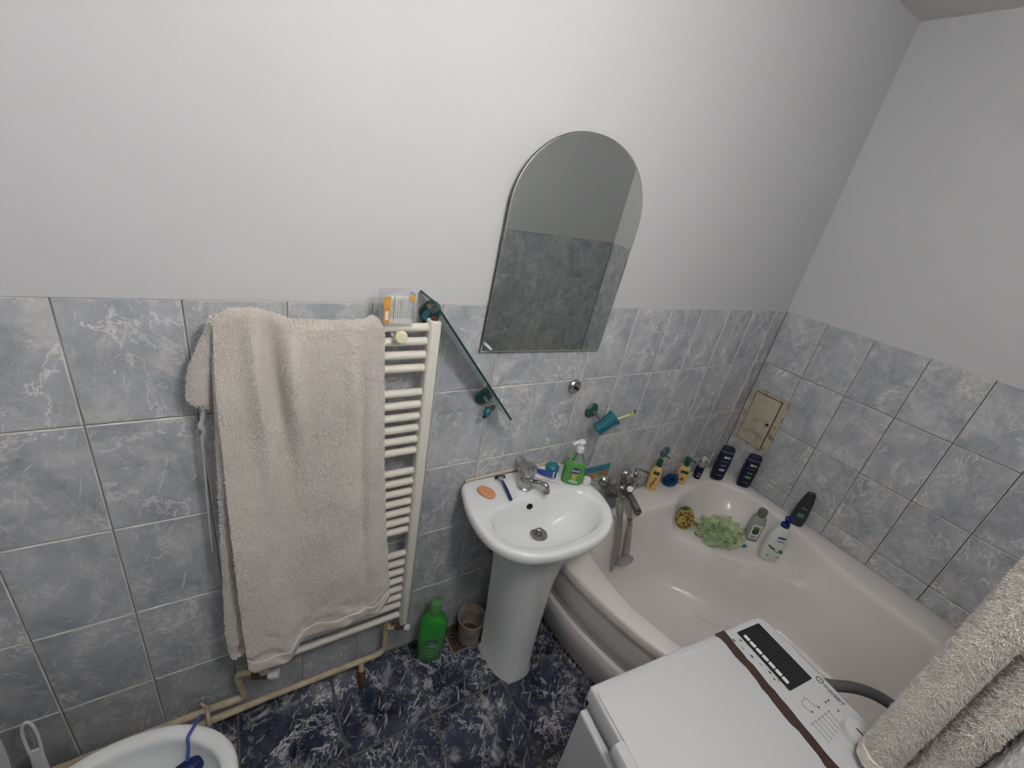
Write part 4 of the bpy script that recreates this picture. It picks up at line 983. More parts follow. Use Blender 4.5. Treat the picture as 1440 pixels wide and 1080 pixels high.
def gel(label, u, v, topv, rot, accent, acc_name):
    t, H = bottle_at('shower_gel_bottle', label, u, v, topv, ZR, rot)
    body(t, DN, H, [(0, 0.028, 0.014), (0.02, 0.032, 0.018), (0.10, 0.036, 0.021), (0.5, 0.038, 0.022), (0.80, 0.036, 0.021), (0.82, 0.034, 0.019)], 3.0)
    body(t, mat('navy_cap', (0.016, 0.018, 0.045), 0.2), H, [(0.82, 0.0355, 0.0205), (0.90, 0.0345, 0.0198), (0.97, 0.031, 0.0175), (1.0, 0.024, 0.012)], 3.0, 'cap')
    body(t, mat('cap_band', (0.13, 0.13, 0.15), 0.25), H, [(0.845, 0.0362, 0.0212), (0.875, 0.0360, 0.0210)], 3.0, 'cap_band')
    lab = plate(t, 'logo_patch', mat('logo_white', (0.62, 0.66, 0.60), 0.4), 0.018, 0.013, 0.72 * H, -0.0222, cx=-0.006, rnd=3.0)
    plate(t, 'logo_patch', mat(acc_name, accent, 0.4), 0.016, 0.013, 0.72 * H, -0.0220, cx=0.012)
    pg = mat('print_slate', (0.13, 0.15, 0.19), 0.5)
    plate(t, 'print', pg, 0.034, 0.004, 0.60 * H, -0.0226); plate(t, 'print', pg, 0.028, 0.010, 0.48 * H, -0.0228)
    plate(t, 'emblem', mat(acc_name, accent, 0.4), 0.034, 0.016, 0.35 * H, -0.0228, rnd=2.0)
    plate(t, 'print', pg, 0.036, 0.005, 0.18 * H, -0.0226)
    return t
gel('navy shower gel bottle with a pale blue emblem in the bath corner', 1006, 673, 628, -40, (0.30, 0.42, 0.62), 'accent_blue')
gel('navy shower gel bottle with a green emblem on the bath ledge under the access door', 1043, 683, 640, -48, (0.16, 0.30, 0.12), 'accent_green')
t, H = bottle_at('shampoo_bottle', 'charcoal bottle with a teal patch on the bath ledge', 1118, 736, 693, ZR, -62, dx=-0.005)
CH = mat('charcoal_plastic', (0.035, 0.037, 0.040), 0.3)
body(t, CH, H, [(0, 0.030, 0.016), (0.03, 0.034, 0.019), (0.30, 0.035, 0.020), (0.62, 0.030, 0.018), (0.85, 0.024, 0.015), (0.96, 0.019, 0.012), (1.0, 0.012, 0.007)], 2.6)
plate(t, 'label', mat('teal_patch', (0.06, 0.22, 0.22), 0.4), 0.030, 0.024, 0.34 * H, -0.0202)
plate(t, 'print', mat('print_silver', (0.24, 0.25, 0.26), 0.4), 0.028, 0.006, 0.55 * H, -0.0192)
body(t, mat('charcoal_cap', (0.028, 0.03, 0.033), 0.35), H, [(0.70, 0.0288, 0.0178), (0.705, 0.0290, 0.0180), (0.71, 0.0286, 0.0176)], 2.6, 'cap_seam')
# on the seat
ZS = SEAT + 0.002
t, H = bottle_at('body_wash_bottle', 'clear body wash bottle with a white label and grey cap on the bath seat', 1053, 757, 717, ZS, -45)
body(t, mat('clear_grey_plastic', (0.62, 0.66, 0.62), 0.1, trans=0.55, ior=1.3), H, [(0, 0.034, 0.021), (0.02, 0.037, 0.024), (0.62, 0.037, 0.024), (0.74, 0.033, 0.022), (0.81, 0.021, 0.019)], 3.0)
body(t, mat('grey_cap', (0.17, 0.17, 0.155), 0.35), H, [(0.80, 0.0225, 0.0225), (0.97, 0.022, 0.022), (1.0, 0.019, 0.019)], 2.0, 'cap')
lab = plate(t, 'label', mat('label_white', (0.70, 0.72, 0.68), 0.5), 0.046, 0.46 * H, 0.34 * H, -0.0246)
pl = [(mat('print_black', (0.03, 0.035, 0.03), 0.5), 0.030, 0.18, 0.36, 3.0), (mat('print_leaf', (0.12, 0.26, 0.05), 0.5), 0.036, 0.08, 0.47, 2.0), (mat('print_leaf', (0.12, 0.26, 0.05), 0.5), 0.012, 0.07, 0.36, 2.0), (mat('print_black', (0.03, 0.035, 0.03), 0.5), 0.026, 0.02, 0.18, 0)]
for m_, w_, h_, zc_, rn in pl:
    k = plate(t, 'print', m_, w_, h_ * H, zc_ * H, -0.0260 - 0.0003 * (rn == 2.0) - 0.0004 * (w_ < 0.02), rnd=rn)
t, H = bottle_at('lotion_bottle', 'large white bottle with a blue flip cap and green leaf print on the bath seat', 1078, 784, 729, ZS, -42)
WB = mat('milky_plastic', (0.74, 0.76, 0.73), 0.3)
body(t, WB, H, [(0, 0.040, 0.024), (0.02, 0.045, 0.028), (0.30, 0.048, 0.030), (0.55, 0.046, 0.029), (0.70, 0.038, 0.025), (0.78, 0.026, 0.020), (0.81, 0.014, 0.014)], 2.8)
BC_ = mat('cobalt_cap', (0.014, 0.02, 0.16), 0.25)
body(t, BC_, H, [(0.80, 0.019, 0.017), (0.87, 0.019, 0.017), (0.885, 0.016, 0.014)], 2.3, 'cap')
put('flip_lid', lathe([(0.018, 0.0), (0.019, 0.003), (0.018, 0.010), (0.013, 0.014), (0.0, 0.0145)], 22, place((0.006, 0.012, 0.945 * H), (0.2, -0.8, 0.5))), BC_, t)
put('hinge', box((0.004, 0.013, 0.905 * H), (0.010, 0.004, 0.02)), WHITEP, t, smooth=False)
plate(t, 'print', NBLUE, 0.038, 0.010, 0.60 * H, -0.0290)
plate(t, 'print', mat('print_navy2', (0.10, 0.12, 0.25), 0.5), 0.030, 0.005, 0.52 * H, -0.0302)
pts = [(-0.040, 0.36), (-0.02, 0.31), (0.01, 0.26), (0.040, 0.255), (0.036, 0.30), (0.025, 0.335), (0.012, 0.31), (-0.012, 0.345), (-0.04, 0.40)]
put('leaf_print', prism([Vector((a, -0.0292 + 0.16 * a * a * 10, b * H)) for a, b in pts], (0, -0.0016, 0)), mat('leaf_green', (0.05, 0.16, 0.085), 0.5), t, smooth=False)
plate(t, 'print', mat('print_greygreen', (0.28, 0.34, 0.30), 0.5), 0.012, 0.012, 0.15 * H, -0.0296, cx=-0.022, rnd=2.0)
plate(t, 'print', mat('print_greygreen', (0.28, 0.34, 0.30), 0.5), 0.016, 0.005, 0.16 * H, -0.0294, cx=0.022)

# blue net sponge behind the yellow bottles
bp = at(938, 678, z=ZR); bp.y = -0.045
rngn = np.random.default_rng(5)
def puff(name, label, cat, c, rx, ry, rz_, m, frills, seed, loop=None):
    """bath puff: many gathered net frills round one knot"""
    rg = np.random.default_rng(seed)
    V = []; F = []
    for k in range(frills):
        n = rg.normal(0, 1, 3); n[2] = abs(n[2]) * 0.9; n /= np.linalg.norm(n)
        a = np.cross(n, rg.normal(0, 1, 3)); a /= np.linalg.norm(a); b = np.cross(n, a)
        ns, nr = 40, 5; ph = rg.random() * 6.28; wv = rg.integers(4, 9); size = 0.75 + 0.3 * rg.random()
        base = len(V)
        for i in range(nr):
            fr_ = 0.08 + 0.92 * i / (nr - 1)
            for j in range(ns):
                t_ = 2 * PI * j / ns
                rad_ = size * fr_ * (1 + 0.10 * math.sin(wv * t_ + ph) * fr_)
                h_ = 0.34 * math.sin(wv * t_ + ph * 2) * fr_ ** 1.6 + 0.12 * math.sin(3 * wv * t_ + ph) * fr_ ** 2 + 0.15 * (1 - fr_)
                q = rad_ * (math.cos(t_) * a + math.sin(t_) * b) + h_ * n
                V.append((q[0] * rx, q[1] * ry, max(q[2] * rz_ + rz_ * 0.75, 0.002)))
        for i in range(nr - 1):
            for j in range(ns):
                F.append((base + i * ns + j, base + i * ns + (j + 1) % ns, base + (i + 1) * ns + (j + 1) % ns, base + (i + 1) * ns + j))
    th = thing(name, c, label, cat)
    fast_mesh('netting', np.array(V), np.array(F), m, th)
    return th
NETB = mat('blue_net', (0.03, 0.11, 0.30), 0.7, var=0.3, vscale=40)
puff('bath_puff', 'small dark blue net puff between the two honey-yellow bottles', 'sponge', (bp.x, bp.y, ZR), 0.050, 0.034, 0.036, NETB, 22, 8)
NETG = mat('green_net', (0.80, 0.97, 0.58), 0.8, alpha=0.42, var=0.18, vscale=30, bump=0.5, bscale=700)
gpf = at(1010, 752, z=ZS)
pf2 = puff('bath_puff', 'pale green net bath puff spread out on the bath seat', 'sponge', (gpf.x, gpf.y, ZS), 0.150, 0.105, 0.040, NETG, 22, 3)
put('knot', lathe([(0.004, 0.0), (0.010, 0.006), (0.012, 0.014), (0.006, 0.022), (0.0, 0.023)], 14, Matrix.Translation((0.01, 0.0, 0.045))), mat('green_cord', (0.25, 0.55, 0.18), 0.7), pf2)
tg = at(1045, 768, z=ZS)
put('tag', prism([Vector((tg.x - 0.012, tg.y - 0.008, ZS + 0.001)), Vector((tg.x + 0.014, tg.y - 0.012, ZS + 0.001)), Vector((tg.x + 0.016, tg.y + 0.004, ZS + 0.001)), Vector((tg.x - 0.006, tg.y + 0.012, ZS + 0.004))], (0, 0, 0.006)), mat('teal_tag', (0.02, 0.25, 0.28), 0.4), pf2, world=True, smooth=False)
# oval sponge standing against the seat's left end
spc = at(961, 733, z=ZS + 0.05)
spg = thing('bath_sponge', (spc.x + 0.01, spc.y, ZS), 'oval scrubbing sponge with speckled brown face and green rim on the bath seat', 'sponge', rotz=math.radians(-52))
SPK = mat('speckled_loofah', (0.50, 0.33, 0.10), 0.95, col2=(0.09, 0.07, 0.015), vscale=70, lo=0.42, hi=0.56, bump=1.0, bscale=160)
tiltm = Matrix.Rotation(math.radians(-22), 4, 'X')
mm = tiltm @ Matrix.Translation((0, 0, 0.058)) @ Matrix.Rotation(PI / 2, 4, 'X')
put('rim', loft([sring(0.043, 0.056, -0.024, 32), sring(0.046, 0.059, -0.016, 32), sring(0.046, 0.059, 0.006, 32), sring(0.044, 0.057, 0.012, 32)]).xf(mm), mat('green_sponge', (0.04, 0.20, 0.10), 0.8, var=0.3, vscale=30, bump=0.5, bscale=200), spg)
put('scrub_face', loft([sring(0.0445, 0.0575, 0.010, 32), sring(0.044, 0.057, 0.017, 32), sring(0.036, 0.049, 0.022, 32), sring(0.015, 0.02, 0.024, 32)]).xf(mm), SPK, spg)
put('strap', tube([(0.035, 0.03, 0.03), (0.065, 0.03, 0.035), (0.085, 0.01, 0.02), (0.075, -0.015, 0.010)], 0.009, 8, 5), mat('brown_strap', (0.28, 0.17, 0.06), 0.8, var=0.3, vscale=60), spg)
# ------------------------------------------------------------------ washing machine (top loader)
ZW = 0.90
wrot = math.radians(-6.1)
wm = thing('washing_machine', (0.902, -0.793, 0.0), 'white top-loading washing machine with a control panel strip beside the bath', 'washing machine', rotz=wrot)
WM = mat('washer_enamel', (0.58, 0.59, 0.60), 0.35, var=0.015, vscale=3)
WS = mat('washer_side', (0.55, 0.55, 0.55), 0.4)
LU, LV = 0.60, 0.40                     # local: +x along the long side, -y across
def W(x, v, z=0.0): return Vector((x, -v, ZW + z))
put('cabinet', box((LU / 2 + 0.004, -LV / 2, 0.44), (LU - 0.012, LV - 0.008, 0.84)), WS, wm, smooth=False, bevel=0.008)
put('front_panel', box((-0.002, -LV / 2, 0.43), (0.022, LV - 0.02, 0.80)), WM, wm, smooth=False, bevel=0.006)
for a in (0.05, LU - 0.06):
    for b in (0.04, LV - 0.05):
        put('foot', lathe([(0.02, 0.0), (0.02, 0.012), (0.012, 0.022)], 14, Matrix.Translation((a, -b, 0))), BLACKP, wm)
def rr(x0, x1, v0, v1, z, r, r2=None, n=6):
    out = []; r2 = r2 or r
    for cx, cv, a0, q in ((x1 - r2, v0 + r2, -90, r2), (x1 - r2, v1 - r2, 0, r2), (x0 + r, v1 - r, 90, r), (x0 + r, v0 + r, 180, r)):
        for k in range(n + 1):
            t = math.radians(a0 + 90 * k / n); out.append(W(cx + q * math.cos(t), cv + q * math.sin(t), z))
    return out
put('top_frame', loft([rr(0, LU, 0, LV, -0.04, 0.008, 0.03), rr(0, LU, 0, LV, -0.008, 0.008, 0.03), rr(0.003, LU - 0.003, 0.003, LV - 0.003, -0.002, 0.008, 0.03), rr(0.009, LU - 0.009, 0.009, LV - 0.009, 0.0, 0.008, 0.028)]), WM, wm, auto=60)
put('lid', loft([rr(0.006, 0.418, 0.012, LV - 0.012, 0.0, 0.012), rr(0.006, 0.418, 0.012, LV - 0.012, 0.002, 0.012), rr(0.010, 0.414, 0.016, LV - 0.016, 0.004, 0.012)]), WM, wm, auto=40)
put('lid_grip', loft([rr(-0.018, 0.006, 0.112, 0.29, -0.03, 0.004), rr(-0.018, 0.006, 0.112, 0.29, -0.003, 0.004), rr(-0.015, 0.006, 0.114, 0.288, 0.001, 0.004)]), WM, wm, auto=40)
# the brown worn strip in the gap behind the lid
bxs = np.linspace(0.004, LV - 0.004, 26); rs = random.Random(4)
Lft = [W(0.409 - 0.018 * bx_ / LV + rs.uniform(-.0035, .0035) - (0.008 if i == 0 else 0), bx_, 0.0045) for i, bx_ in enumerate(bxs)]
Rgt = [W(0.434 - 0.018 * bx_ / LV + rs.uniform(-.002, .002), bx_, 0.0045) for bx_ in bxs]
g = G().add([p for pr2 in zip(Lft, Rgt) for p in pr2], [(2 * i, 2 * i + 1, 2 * i + 3, 2 * i + 2) for i in range(len(bxs) - 1)])
put('worn_strip', g, mat('brown_tape', (0.055, 0.030, 0.022), 0.55, col2=(0.20, 0.15, 0.12), vscale=26, lo=0.24, hi=0.34, bump=0.6, bscale=80), wm, solid=0.002, smooth=False)
def wpt(u, v):                                    # photo pixel on the machine's top -> local (x, v)
    p = at(u, v, z=ZW); l = ROOTM[wm.name].inverted() @ p; return l.x, -l.y
BLK = mat('display_black', (0.008, 0.009, 0.010), 0.25)
q4 = [wpt(1038.5, 890.5), wpt(1066, 875), wpt(1140, 954), wpt(1110.5, 974)]
xa = (q4[0][0] + q4[3][0]) / 2; xb = (q4[1][0] + q4[2][0]) / 2; va = (q4[0][1] + q4[1][1]) / 2; vb = (q4[2][1] + q4[3][1]) / 2
dsp = put('display', loft([rr(xa, xb, va, vb, 0.0, 0.002), rr(xa, xb, va, vb, 0.0018, 0.002)]), BLK, wm, smooth=False)
for k in range(7):
    c = va + 0.012 + (vb - va - 0.024) * (k + 0.5) / 7; hw = (vb - va - 0.024) / 7 * 0.42
    put('button', loft([rr(xa + 0.008, xa + 0.017, c - hw, c + hw, 0.0015, 0.0015), rr(xa + 0.008, xa + 0.017, c - hw, c + hw, 0.0035, 0.0015)]), WHITEP, dsp, smooth=False)
INK = mat('panel_ink', (0.05, 0.05, 0.055), 0.5); INKG = mat('panel_ink_grey', (0.32, 0.32, 0.33), 0.5)
def wtext(s, size, x, v, m, name='lettering'):
    mt = Matrix((( 0, 1, 0, x), (-1, 0, 0, -v), (0, 0, 1, ZW + 0.0008), (0, 0, 0, 1)))
    return put(name, text_geo(s, size, mt, 0.0003), m, wm, smooth=False)
lx, lv = wpt(1171, 976)
wtext('INDESIT', 0.0138, lx, lv + 0.003, INK)
ex, ev = wpt(1152.5, 956.5)
def flatring(x, v, r, w, m, name):
    n = 24
    g = G(); vs = []; fs = []
    for k in range(n):
        t = 2 * PI * k / n
        for rr_ in (r, r - w): vs.append(W(x + rr_ * math.cos(t), v + rr_ * math.sin(t), 0.0012))
    for k in range(n): fs.append((2 * k, 2 * k + 1, (2 * k + 3) % (2 * n), (2 * k + 2) % (2 * n)))
    return put(name, g.add(vs, fs), m, wm, smooth=False, solid=0.0006)
flatring(ex, ev, 0.0085, 0.0016, INK, 'emblem_ring')
wtext('i', 0.013, ex, ev, INK, 'emblem_letter')
def dash(u0, v0, u1, v1, w, m, name='print'):
    a = wpt(u0, v0); b = wpt(u1, v1); A = W(a[0], a[1], 0.0010); B = W(b[0], b[1], 0.0010)
    d_ = (B - A).normalized(); s_ = Vector((-d_.y, d_.x, 0)) * w / 2
    return put(name, prism([A - s_, B - s_, B + s_, A + s_], (0, 0, 0.0005)), m, wm, smooth=False)
for (u, v) in ((1142, 1001.5), (1151, 995), (1161, 988), (1164.5, 985.5), (1178.5, 1000), (1192, 1015), (1206, 1030), (1041.5, 901), (1088.5, 955.5)):
    dash(u - 1.2, v - 1.2, u + 1.2, v + 1.2, 0.004, INK, 'indicator')
for k in range(6):
    u0, v0 = 1142.5 + 4.6 * k, 1018 - 3.4 * k
    dash(u0 - 1.2, v0 - 1.2, u0 + 1.2, v0 + 1.2, 0.006, INKG, 'scale_mark')
    dash(u0 + 1.5, v0 + 2, u0 + 17 + 1.5 * (5 - k), v0 + 20 + 1.5 * (5 - k), 0.0010, INKG, 'scale_line')
for a in ((1128, 978, 1146, 994), (1146, 994, 1150, 991), (1128, 985, 1128, 992), (1128, 992, 1139, 1001), (1128, 985, 1133, 982)):
    dash(*a, 0.0012, INKG, 'diagram_line')
for k in range(7):
    u0, v0 = 1030 + 12.6 * k, 899 + 11.3 * k
    dash(u0, v0, u0 + 4, v0 + 3.6, 0.004, INKG if k % 2 else INK, 'caption')
kx, kv = wpt(1203, 1034)
knob = put('knob', lathe([(0.030, 0.0), (0.029, 0.010), (0.027, 0.015), (0.024, 0.016), (0.0, 0.016)], 36, Matrix.Translation(W(kx, kv, 0.0))), WM, wm)
put('pointer', prism([Vector((kx - 0.002, -kv - 0.010, ZW + 0.0162)), Vector((kx + 0.0015, -kv - 0.010, ZW + 0.0162)), Vector((kx + 0.0015, -kv + 0.006, ZW + 0.0162)), Vector((kx - 0.002, -kv + 0.006, ZW + 0.0162))], (0, 0, 0.0008)), INK, knob, smooth=False)

# grey outlet hose behind the machine, hooked over the bath
hsp = [(1.515, -0.99, 0.30), (1.525, -1.00, 0.60), (1.60, -1.03, 0.70), (1.69, -1.045, 0.715), (1.78, -1.085, 0.69), (1.83, -1.13, 0.62), (1.86, -1.14, 0.50), (1.87, -1.13, 0.36)]
hz1 = [at(1150, 962, x=1.70), at(1172, 964, x=1.735), at(1200, 967, x=1.775), at(1228, 976, x=1.81), at(1255, 992, x=1.83), at(1280, 1012, x=1.85)]
hose = thing('drain_hose', (1.53, -1.0, 0.0), 'thick grey washing machine drain hose curving over the bath edge', 'hose')
put('pipe', tube([(1.515, -0.93, 0.18), (1.52, -0.94, 0.50), (1.56, -0.96, 0.66)] + hz1 + [hz1[-1] + Vector((0.02, -0.03, -0.08)), hz1[-1] + Vector((0.03, -0.04, -0.2))], 0.016, 16, 8), mat('grey_hose', (0.13, 0.135, 0.13), 0.5, bump=0.3, bscale=90), hose, world=True)

# ------------------------------------------------------------------ towels hanging in front of the machine
hook = thing('towel_hook', (1.42, YF + 0.001, 1.78), 'chrome towel hook arm on the tiled wall above the washing machine', 'hook')
put('rosette', lathe([(0.03, 0.0), (0.028, 0.008), (0.0, 0.012)], 24, place((0, 0, 0), (0, 1, 0))), CHROME, hook)
put('arm', tube([(0, 0.008, 0), (0, 0.12, 0.0), (0, 0.21, 0.0), (0, 0.225, 0.02)], 0.007, 12, 5), CHROME, hook)
def hang(name, label, cross, zb, wob, seed, m, mp, nfib, flen, top, group=None, pal=0.0):
    th = thing(name, (cross[0][0], cross[0][1], top), label, 'towel')
    pts = smooth_path([(a, b, 0) for a, b in cross], 14)
    nu, nv = len(pts), 200
    px = np.array([p.x for p in pts])[:, None]; py = np.array([p.y for p in pts])[:, None]
    v = np.linspace(0, 1, nv)[None, :]; u = np.linspace(0, 1, nu)[:, None]
    z = top - (top - zb(u)) * v
    gx, gy = 1.42, -1.24
    k = np.clip((z - 1.50) / (top - 1.50), 0, 1) ** 1.4 * 0.75
    x = px * (1 - k) + gx * k; y = py * (1 - k) + gy * k
    w_ = np.clip(1 - (z - 0.9) / 0.8, 0, 1)
    x = x + wob * np.sin(z * 7 + u * 6 + seed) * 0.5 + 0.006 * (vnoise(u * 14 + 0 * v, z * 16, seed) - .5) + 0.003 * (vnoise(u * 60 + 0 * v, z * 120, seed + 1) - .5)
    y = y + wob * np.sin(z * 5 + u * 3 + seed * 2) * 0.5 + 0.003 * (vnoise(u * 60 + 0 * v, z * 120, seed + 2) - .5)
    P = np.stack([x, y, z + 0 * x], 2) - np.array(th.location)[None, None, :]
    fast_mesh('cloth', P.reshape(-1, 3), grid_faces(nu, nv), m, th)
    md = th.children[0].modifiers.new('solid', 'SOLIDIFY'); md.thickness = 0.005; md.offset = 0
    n = sheet_normals(P)
    if n[nu // 2, nv // 2, 0] > 0: n = -n
    if nfib: fibres('pile', P[:, 30:], n[:, 30:], mp, th, flen, 0.0016, nfib, seed, 0.5)
    return th, P
cross = [(1.52, -1.200), (1.47, -1.178), (1.42, -1.160), (1.385, -1.153), (1.355, -1.158), (1.338, -1.174), (1.336, -1.192), (1.352, -1.206), (1.395, -1.212), (1.425, -1.216), (1.425, -1.224), (1.390, -1.228), (1.360, -1.234), (1.345, -1.246), (1.348, -1.262), (1.372, -1.271), (1.43, -1.275)]
ht, HP = hang('hand_towel', 'shaggy beige terry towel hanging in folds in front of the washing machine panel', cross, lambda u: 0.925 + 0.0 * u, 0.006, 3, TERRY, PILE, 170000, 0.0066, 1.77)
# ribbed band at its lower end
nu = HP.shape[0]
rib = [Vector(p) + ht.location for p in HP[int(nu * 0.18):int(nu * 0.50):2, -1]]
for k in range(4):
    put('hem_rib', tube([p + Vector((-0.006, 0.002, 0.004 + 0.0075 * k - 0.006)) for p in rib], 0.0042, 8), HEMM, ht, world=True)
cross2 = [(1.46, -1.292), (1.42, -1.287), (1.38, -1.285), (1.345, -1.288), (1.325, -1.299), (1.32, -1.32), (1.33, -1.36), (1.36, -1.39)]
WCL = mat('white_cotton', (0.74, 0.75, 0.76), 0.9, var=0.05, vscale=10, bump=0.4, bscale=300)
hang('white_cloth', 'smooth white cloth hanging behind the shaggy beige towel', cross2, lambda u: 0.93 + 0.0 * u, 0.004, 7, WCL, WCL, 0, 0.0, 1.76)

# ------------------------------------------------------------------ toilet
TX, TY, TZ = 0.0, -0.372, 0.40
wc = thing('toilet', (-0.12, TY, 0.0), 'white ceramic toilet in the corner with its lid raised', 'toilet')
def tring(z, xf, xb, hw, n=56, e=2.15):
    out = []; cx = (xf + xb) / 2; L_ = (xf - xb) / 2
    for k in range(n):
        t = 2 * PI * k / n; c, s = math.cos(t), math.sin(t)
        w = hw * (1 - 0.10 * max(c, 0) ** 2)
        out.append(Vector((cx + L_ * math.copysign(abs(c) ** (2 / e), c), TY + w * math.copysign(abs(s) ** (2 / e), s), z)))
    return out
trs = [tring(0.0, 0.10, -0.30, 0.115), tring(0.02, 0.10, -0.30, 0.115), tring(0.12, 0.07, -0.29, 0.10), tring(0.22, 0.11, -0.28, 0.125), tring(0.31, 0.175, -0.27, 0.165), tring(0.365, 0.205, -0.265, 0.182), tring(TZ - 0.012, 0.212, -0.265, 0.186), tring(TZ - 0.003, 0.209, -0.263, 0.183), tring(TZ, 0.202, -0.258, 0.177), tring(TZ - 0.002, 0.180, -0.235, 0.156), tring(TZ - 0.012, 0.172, -0.228, 0.148), tring(TZ - 0.03, 0.172, -0.226, 0.148), tring(0.33, 0.160, -0.21, 0.136), tring(0.27, 0.115, -0.18, 0.100), tring(0.22, 0.07, -0.13, 0.07), tring(0.20, 0.02, -0.09, 0.04)]
put('bowl', loft(trs, True, True, True), CERAM, wc, world=True, auto=60)
put('water', fan(tring(0.225, 0.07, -0.13, 0.07)), mat('toilet_water', (0.35, 0.42, 0.50), 0.02, spec=0.6), wc, world=True, smooth=False)
put('cistern', loft([sring(0.09, 0.19, 0.40, 40, 6), sring(0.095, 0.195, 0.43, 40, 6), sring(0.10, 0.20, 0.76, 40, 6), sring(0.096, 0.196, 0.775, 40, 6)]).xf(Matrix.Translation((-0.44, TY, 0))), CERAM, wc, world=True)
put('cistern_lid', loft([sring(0.106, 0.206, 0.772, 40, 6), sring(0.108, 0.208, 0.782, 40, 6), sring(0.104, 0.204, 0.797, 40, 6)]).xf(Matrix.Translation((-0.44, TY, 0))), CERAM, wc, world=True)
put('flush_button', lathe([(0.022, 0.797), (0.022, 0.803), (0.0, 0.804)], 20, Matrix.Translation((-0.44, TY, 0))), CHROME, wc, world=True)
put('base_support', box((-0.40, TY, 0.20), (0.30, 0.20, 0.40)), CERAM, wc, world=True, bevel=0.03, bseg=4)
# raised seat lid
def lid_ring(off, ins):
    out = []
    for k in range(48):
        t = 2 * PI * k / 48; c, s = math.cos(t), math.sin(t)
        h_ = 0.215 + (0.215 - ins) * math.copysign(abs(s) ** 0.9, s)
        out.append(Vector((-0.221 - off - 0.10 * h_, TY + (0.187 - ins) * math.copysign(abs(c) ** 0.85, c), 0.415 + h_)))
    return out
put('raised_lid', loft([lid_ring(0.0, 0.004), lid_ring(-0.004, 0.0), lid_ring(-0.016, 0.0), lid_ring(-0.020, 0.006)]), WHITEP, wc, world=True)
# blue rim block
rbp = at(273, 1010, z=TZ + 0.002)
rimb = thing('toilet_rim_block', (rbp.x, rbp.y, TZ), 'dark blue toilet freshener block hanging from the toilet rim by a blue hook', 'freshener')
BLU = mat('blue_hook', (0.06, 0.11, 0.36), 0.35); BLK2 = mat('blue_block', (0.010, 0.022, 0.12), 0.3, var=0.4, vscale=40)
k0 = at(281, 1012, z=TZ - 0.006) + Vector((0.004, 0.008, 0)); k1_ = at(281, 1008, z=TZ + 0.006); k2_ = at(272, 1023, z=TZ + 0.006); k3_ = at(264, 1038, z=TZ + 0.003); k4_ = at(265, 1050, z=TZ - 0.012); k5_ = at(264, 1069, z=TZ - 0.05)
put('hook', tube([k0, k1_, k2_, k3_, k4_, k5_], 0.0042, 8, 3), BLU, rimb, world=True)
kc = at(262, 1085, z=TZ - 0.075)
put('block', loft([sring(a, b, z, 28, 2.4) for a, b, z in ((0.030, 0.014, -0.028), (0.040, 0.020, -0.020), (0.042, 0.022, 0.008), (0.034, 0.016, 0.022), (0.014, 0.008, 0.026))]).xf(Matrix.Translation(kc) @ Matrix.Rotation(math.radians(15), 4, 'Z')), BLK2, rimb, world=True)

# toilet brush handle by the wall
h0 = at(36, 1016, y=-0.07); h1 = at(60, 1085, y=-0.10)
tbr = thing('toilet_brush', (h1.x, h1.y - 0.01, 0.0), 'white toilet brush with a flat hanging handle standing by the wall', 'toilet brush')
dv = (h1 - h0).normalized(); sv = Vector((1, 0, 0)); sv = (sv - dv * sv.dot(dv)).normalized(); nv_ = sv.cross(dv)
hmx = Matrix.Translation(h0) @ Matrix((sv, nv_, dv)).transposed().to_4x4()
LHn = (h1 - h0).length
put('handle_grip', loft([sring(0.013, 0.004, LHn * 0.55, 20, 3), sring(0.0145, 0.006, LHn, 20, 3), sring(0.012, 0.007, LHn * 1.5, 20, 2.5), sring(0.009, 0.008, LHn * 1.9, 20, 2)]).xf(hmx), WHITEP, tbr, world=True)
lp = [Vector((-0.011, 0, LHn * 0.58)), Vector((-0.0125, 0, LHn * 0.28)), Vector((-0.009, 0, LHn * 0.08)), Vector((0, 0, 0.0)), Vector((0.009, 0, LHn * 0.08)), Vector((0.0125, 0, LHn * 0.28)), Vector((0.011, 0, LHn * 0.58))]
put('hanging_eye', tube(lp, 0.0036, 8, 5).xf(hmx), WHITEP, tbr, world=True)
hb = hmx @ Vector((0, 0, LHn * 1.9))
put('shaft', tube([hb, hb + Vector((0.004, -0.004, -0.12)), Vector((hb.x + 0.006, hb.y - 0.006, 0.12))], 0.008, 10), WHITEP, tbr, world=True)
put('holder', lathe([(0.050, 0.0), (0.052, 0.005), (0.045, 0.13), (0.048, 0.135), (0.042, 0.135), (0.040, 0.02), (0.0, 0.02)], 28, Matrix.Translation((hb.x + 0.006, hb.y - 0.006, 0))), WHITEP, tbr, world=True)

# ------------------------------------------------------------------ on the floor by the basin
gpos = Vector((0.884, -0.082, 0.001))
grb = thing('shampoo_bottle', gpos, 'big green shampoo bottle with a clear green cap on the blue floor', 'bottle', rotz=math.radians(-22))
GRN = mat('green_shampoo', (0.035, 0.36, 0.045), 0.2, var=0.25, vscale=12, coat=0.3)
GRC = mat('green_clear_cap', (0.25, 0.55, 0.20), 0.12, trans=0.55, ior=1.3)
H = 0.335
body(grb, GRN, H, [(0, 0.046, 0.030), (0.02, 0.052, 0.035), (0.40, 0.056, 0.038), (0.62, 0.056, 0.038), (0.70, 0.048, 0.034), (0.755, 0.026, 0.024), (0.78, 0.018, 0.018)], 2.8)
body(grb, GRC, H, [(0.775, 0.021, 0.021), (0.86, 0.020, 0.020), (0.865, 0.023, 0.023), (0.99, 0.021, 0.021), (1.0, 0.018, 0.018)], 2.0, 'cap')
plate(grb, 'label', mat('label_deep', (0.01, 0.03, 0.06), 0.4), 0.046, 0.022, 0.40 * H, -0.0382, rnd=2.6)
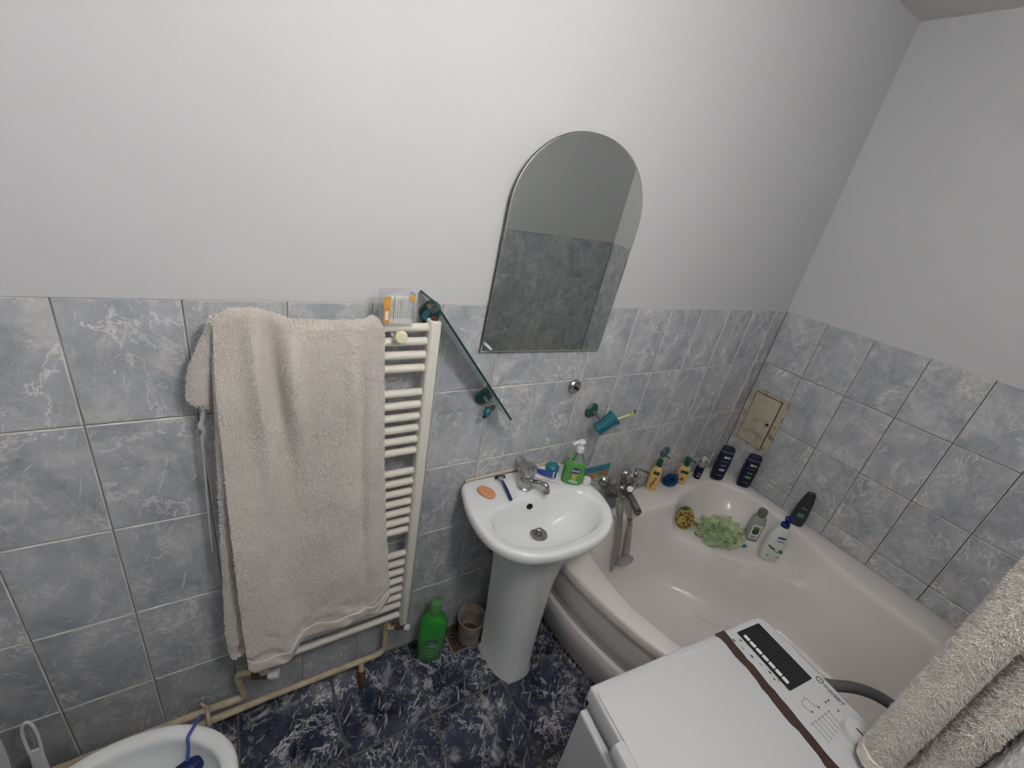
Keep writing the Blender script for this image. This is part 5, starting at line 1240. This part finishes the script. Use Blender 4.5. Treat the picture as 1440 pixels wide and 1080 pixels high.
plate(grb, 'print', mat('print_pale', (0.45, 0.52, 0.50), 0.4), 0.026, 0.004, 0.40 * H, -0.0396)
for k in range(3): plate(grb, 'print', mat('print_mutedgreen', (0.12, 0.34, 0.14), 0.5), 0.038 - 0.008 * (k == 2), 0.008, (0.26 - 0.07 * k) * H, -0.0382 + 0.0012 * k)

cpos = at(663, 893, z=0.001)
jar = thing('plastic_tub', (1.074, -0.078, 0.003), 'dirty translucent plastic tub standing on the floor drain', 'tub')
DIRT = mat('dirty_plastic', (0.46, 0.41, 0.36), 0.45, col2=(0.22, 0.15, 0.12), vscale=18, lo=0.3, hi=0.6, trans=0.12)
put('shell', lathe([(0.044, 0.0), (0.048, 0.003), (0.058, 0.115), (0.063, 0.125), (0.063, 0.132), (0.059, 0.132), (0.055, 0.115), (0.045, 0.006), (0.0, 0.006)], 36), DIRT, jar)
put('sediment', lathe([(0.0455, 0.007), (0.047, 0.022), (0.020, 0.026), (0.0, 0.022)], 28), mat('sediment', (0.09, 0.05, 0.035), 0.5, var=0.5, vscale=50), jar)
put('debris', loft([sring(0.014, 0.008, 0.022, 14, 2), sring(0.016, 0.010, 0.03, 14, 2), sring(0.006, 0.005, 0.038, 14, 2)]), mat('debris_pale', (0.45, 0.40, 0.38), 0.6), jar)
drn = thing('floor_drain', (1.042, -0.062, 0.0), 'square rusty floor drain grate under the plastic tub', 'floor drain', rotz=math.radians(1))
DRM = mat('drain_brass', (0.13, 0.095, 0.07), 0.5, metal=0.4, var=0.4, vscale=40)
D_ = 0.066
put('frame', merge(box((0, D_ - 0.003, 0.0015), (2 * D_, 0.006, 0.004)), box((0, -D_ + 0.003, 0.0015), (2 * D_, 0.006, 0.004)), box((D_ - 0.003, 0, 0.0015), (0.006, 2 * D_ - 0.012, 0.004)), box((-D_ + 0.003, 0, 0.0015), (0.006, 2 * D_ - 0.012, 0.004))), mat('drain_frame', (0.30, 0.24, 0.18), 0.5, metal=0.3), drn, smooth=False)
put('plate', box((0, 0, 0.0008), (2 * D_ - 0.013, 2 * D_ - 0.013, 0.002)), DRM, drn, smooth=False)
for k in range(12):
    a = 2 * PI * k / 12
    put('slot', box((0.034, 0, 0.002), (0.030, 0.007, 0.0012)).xf(Matrix.Rotation(a, 4, 'Z')), BLACKP, drn, smooth=False)
bpy.context.view_layer.update()
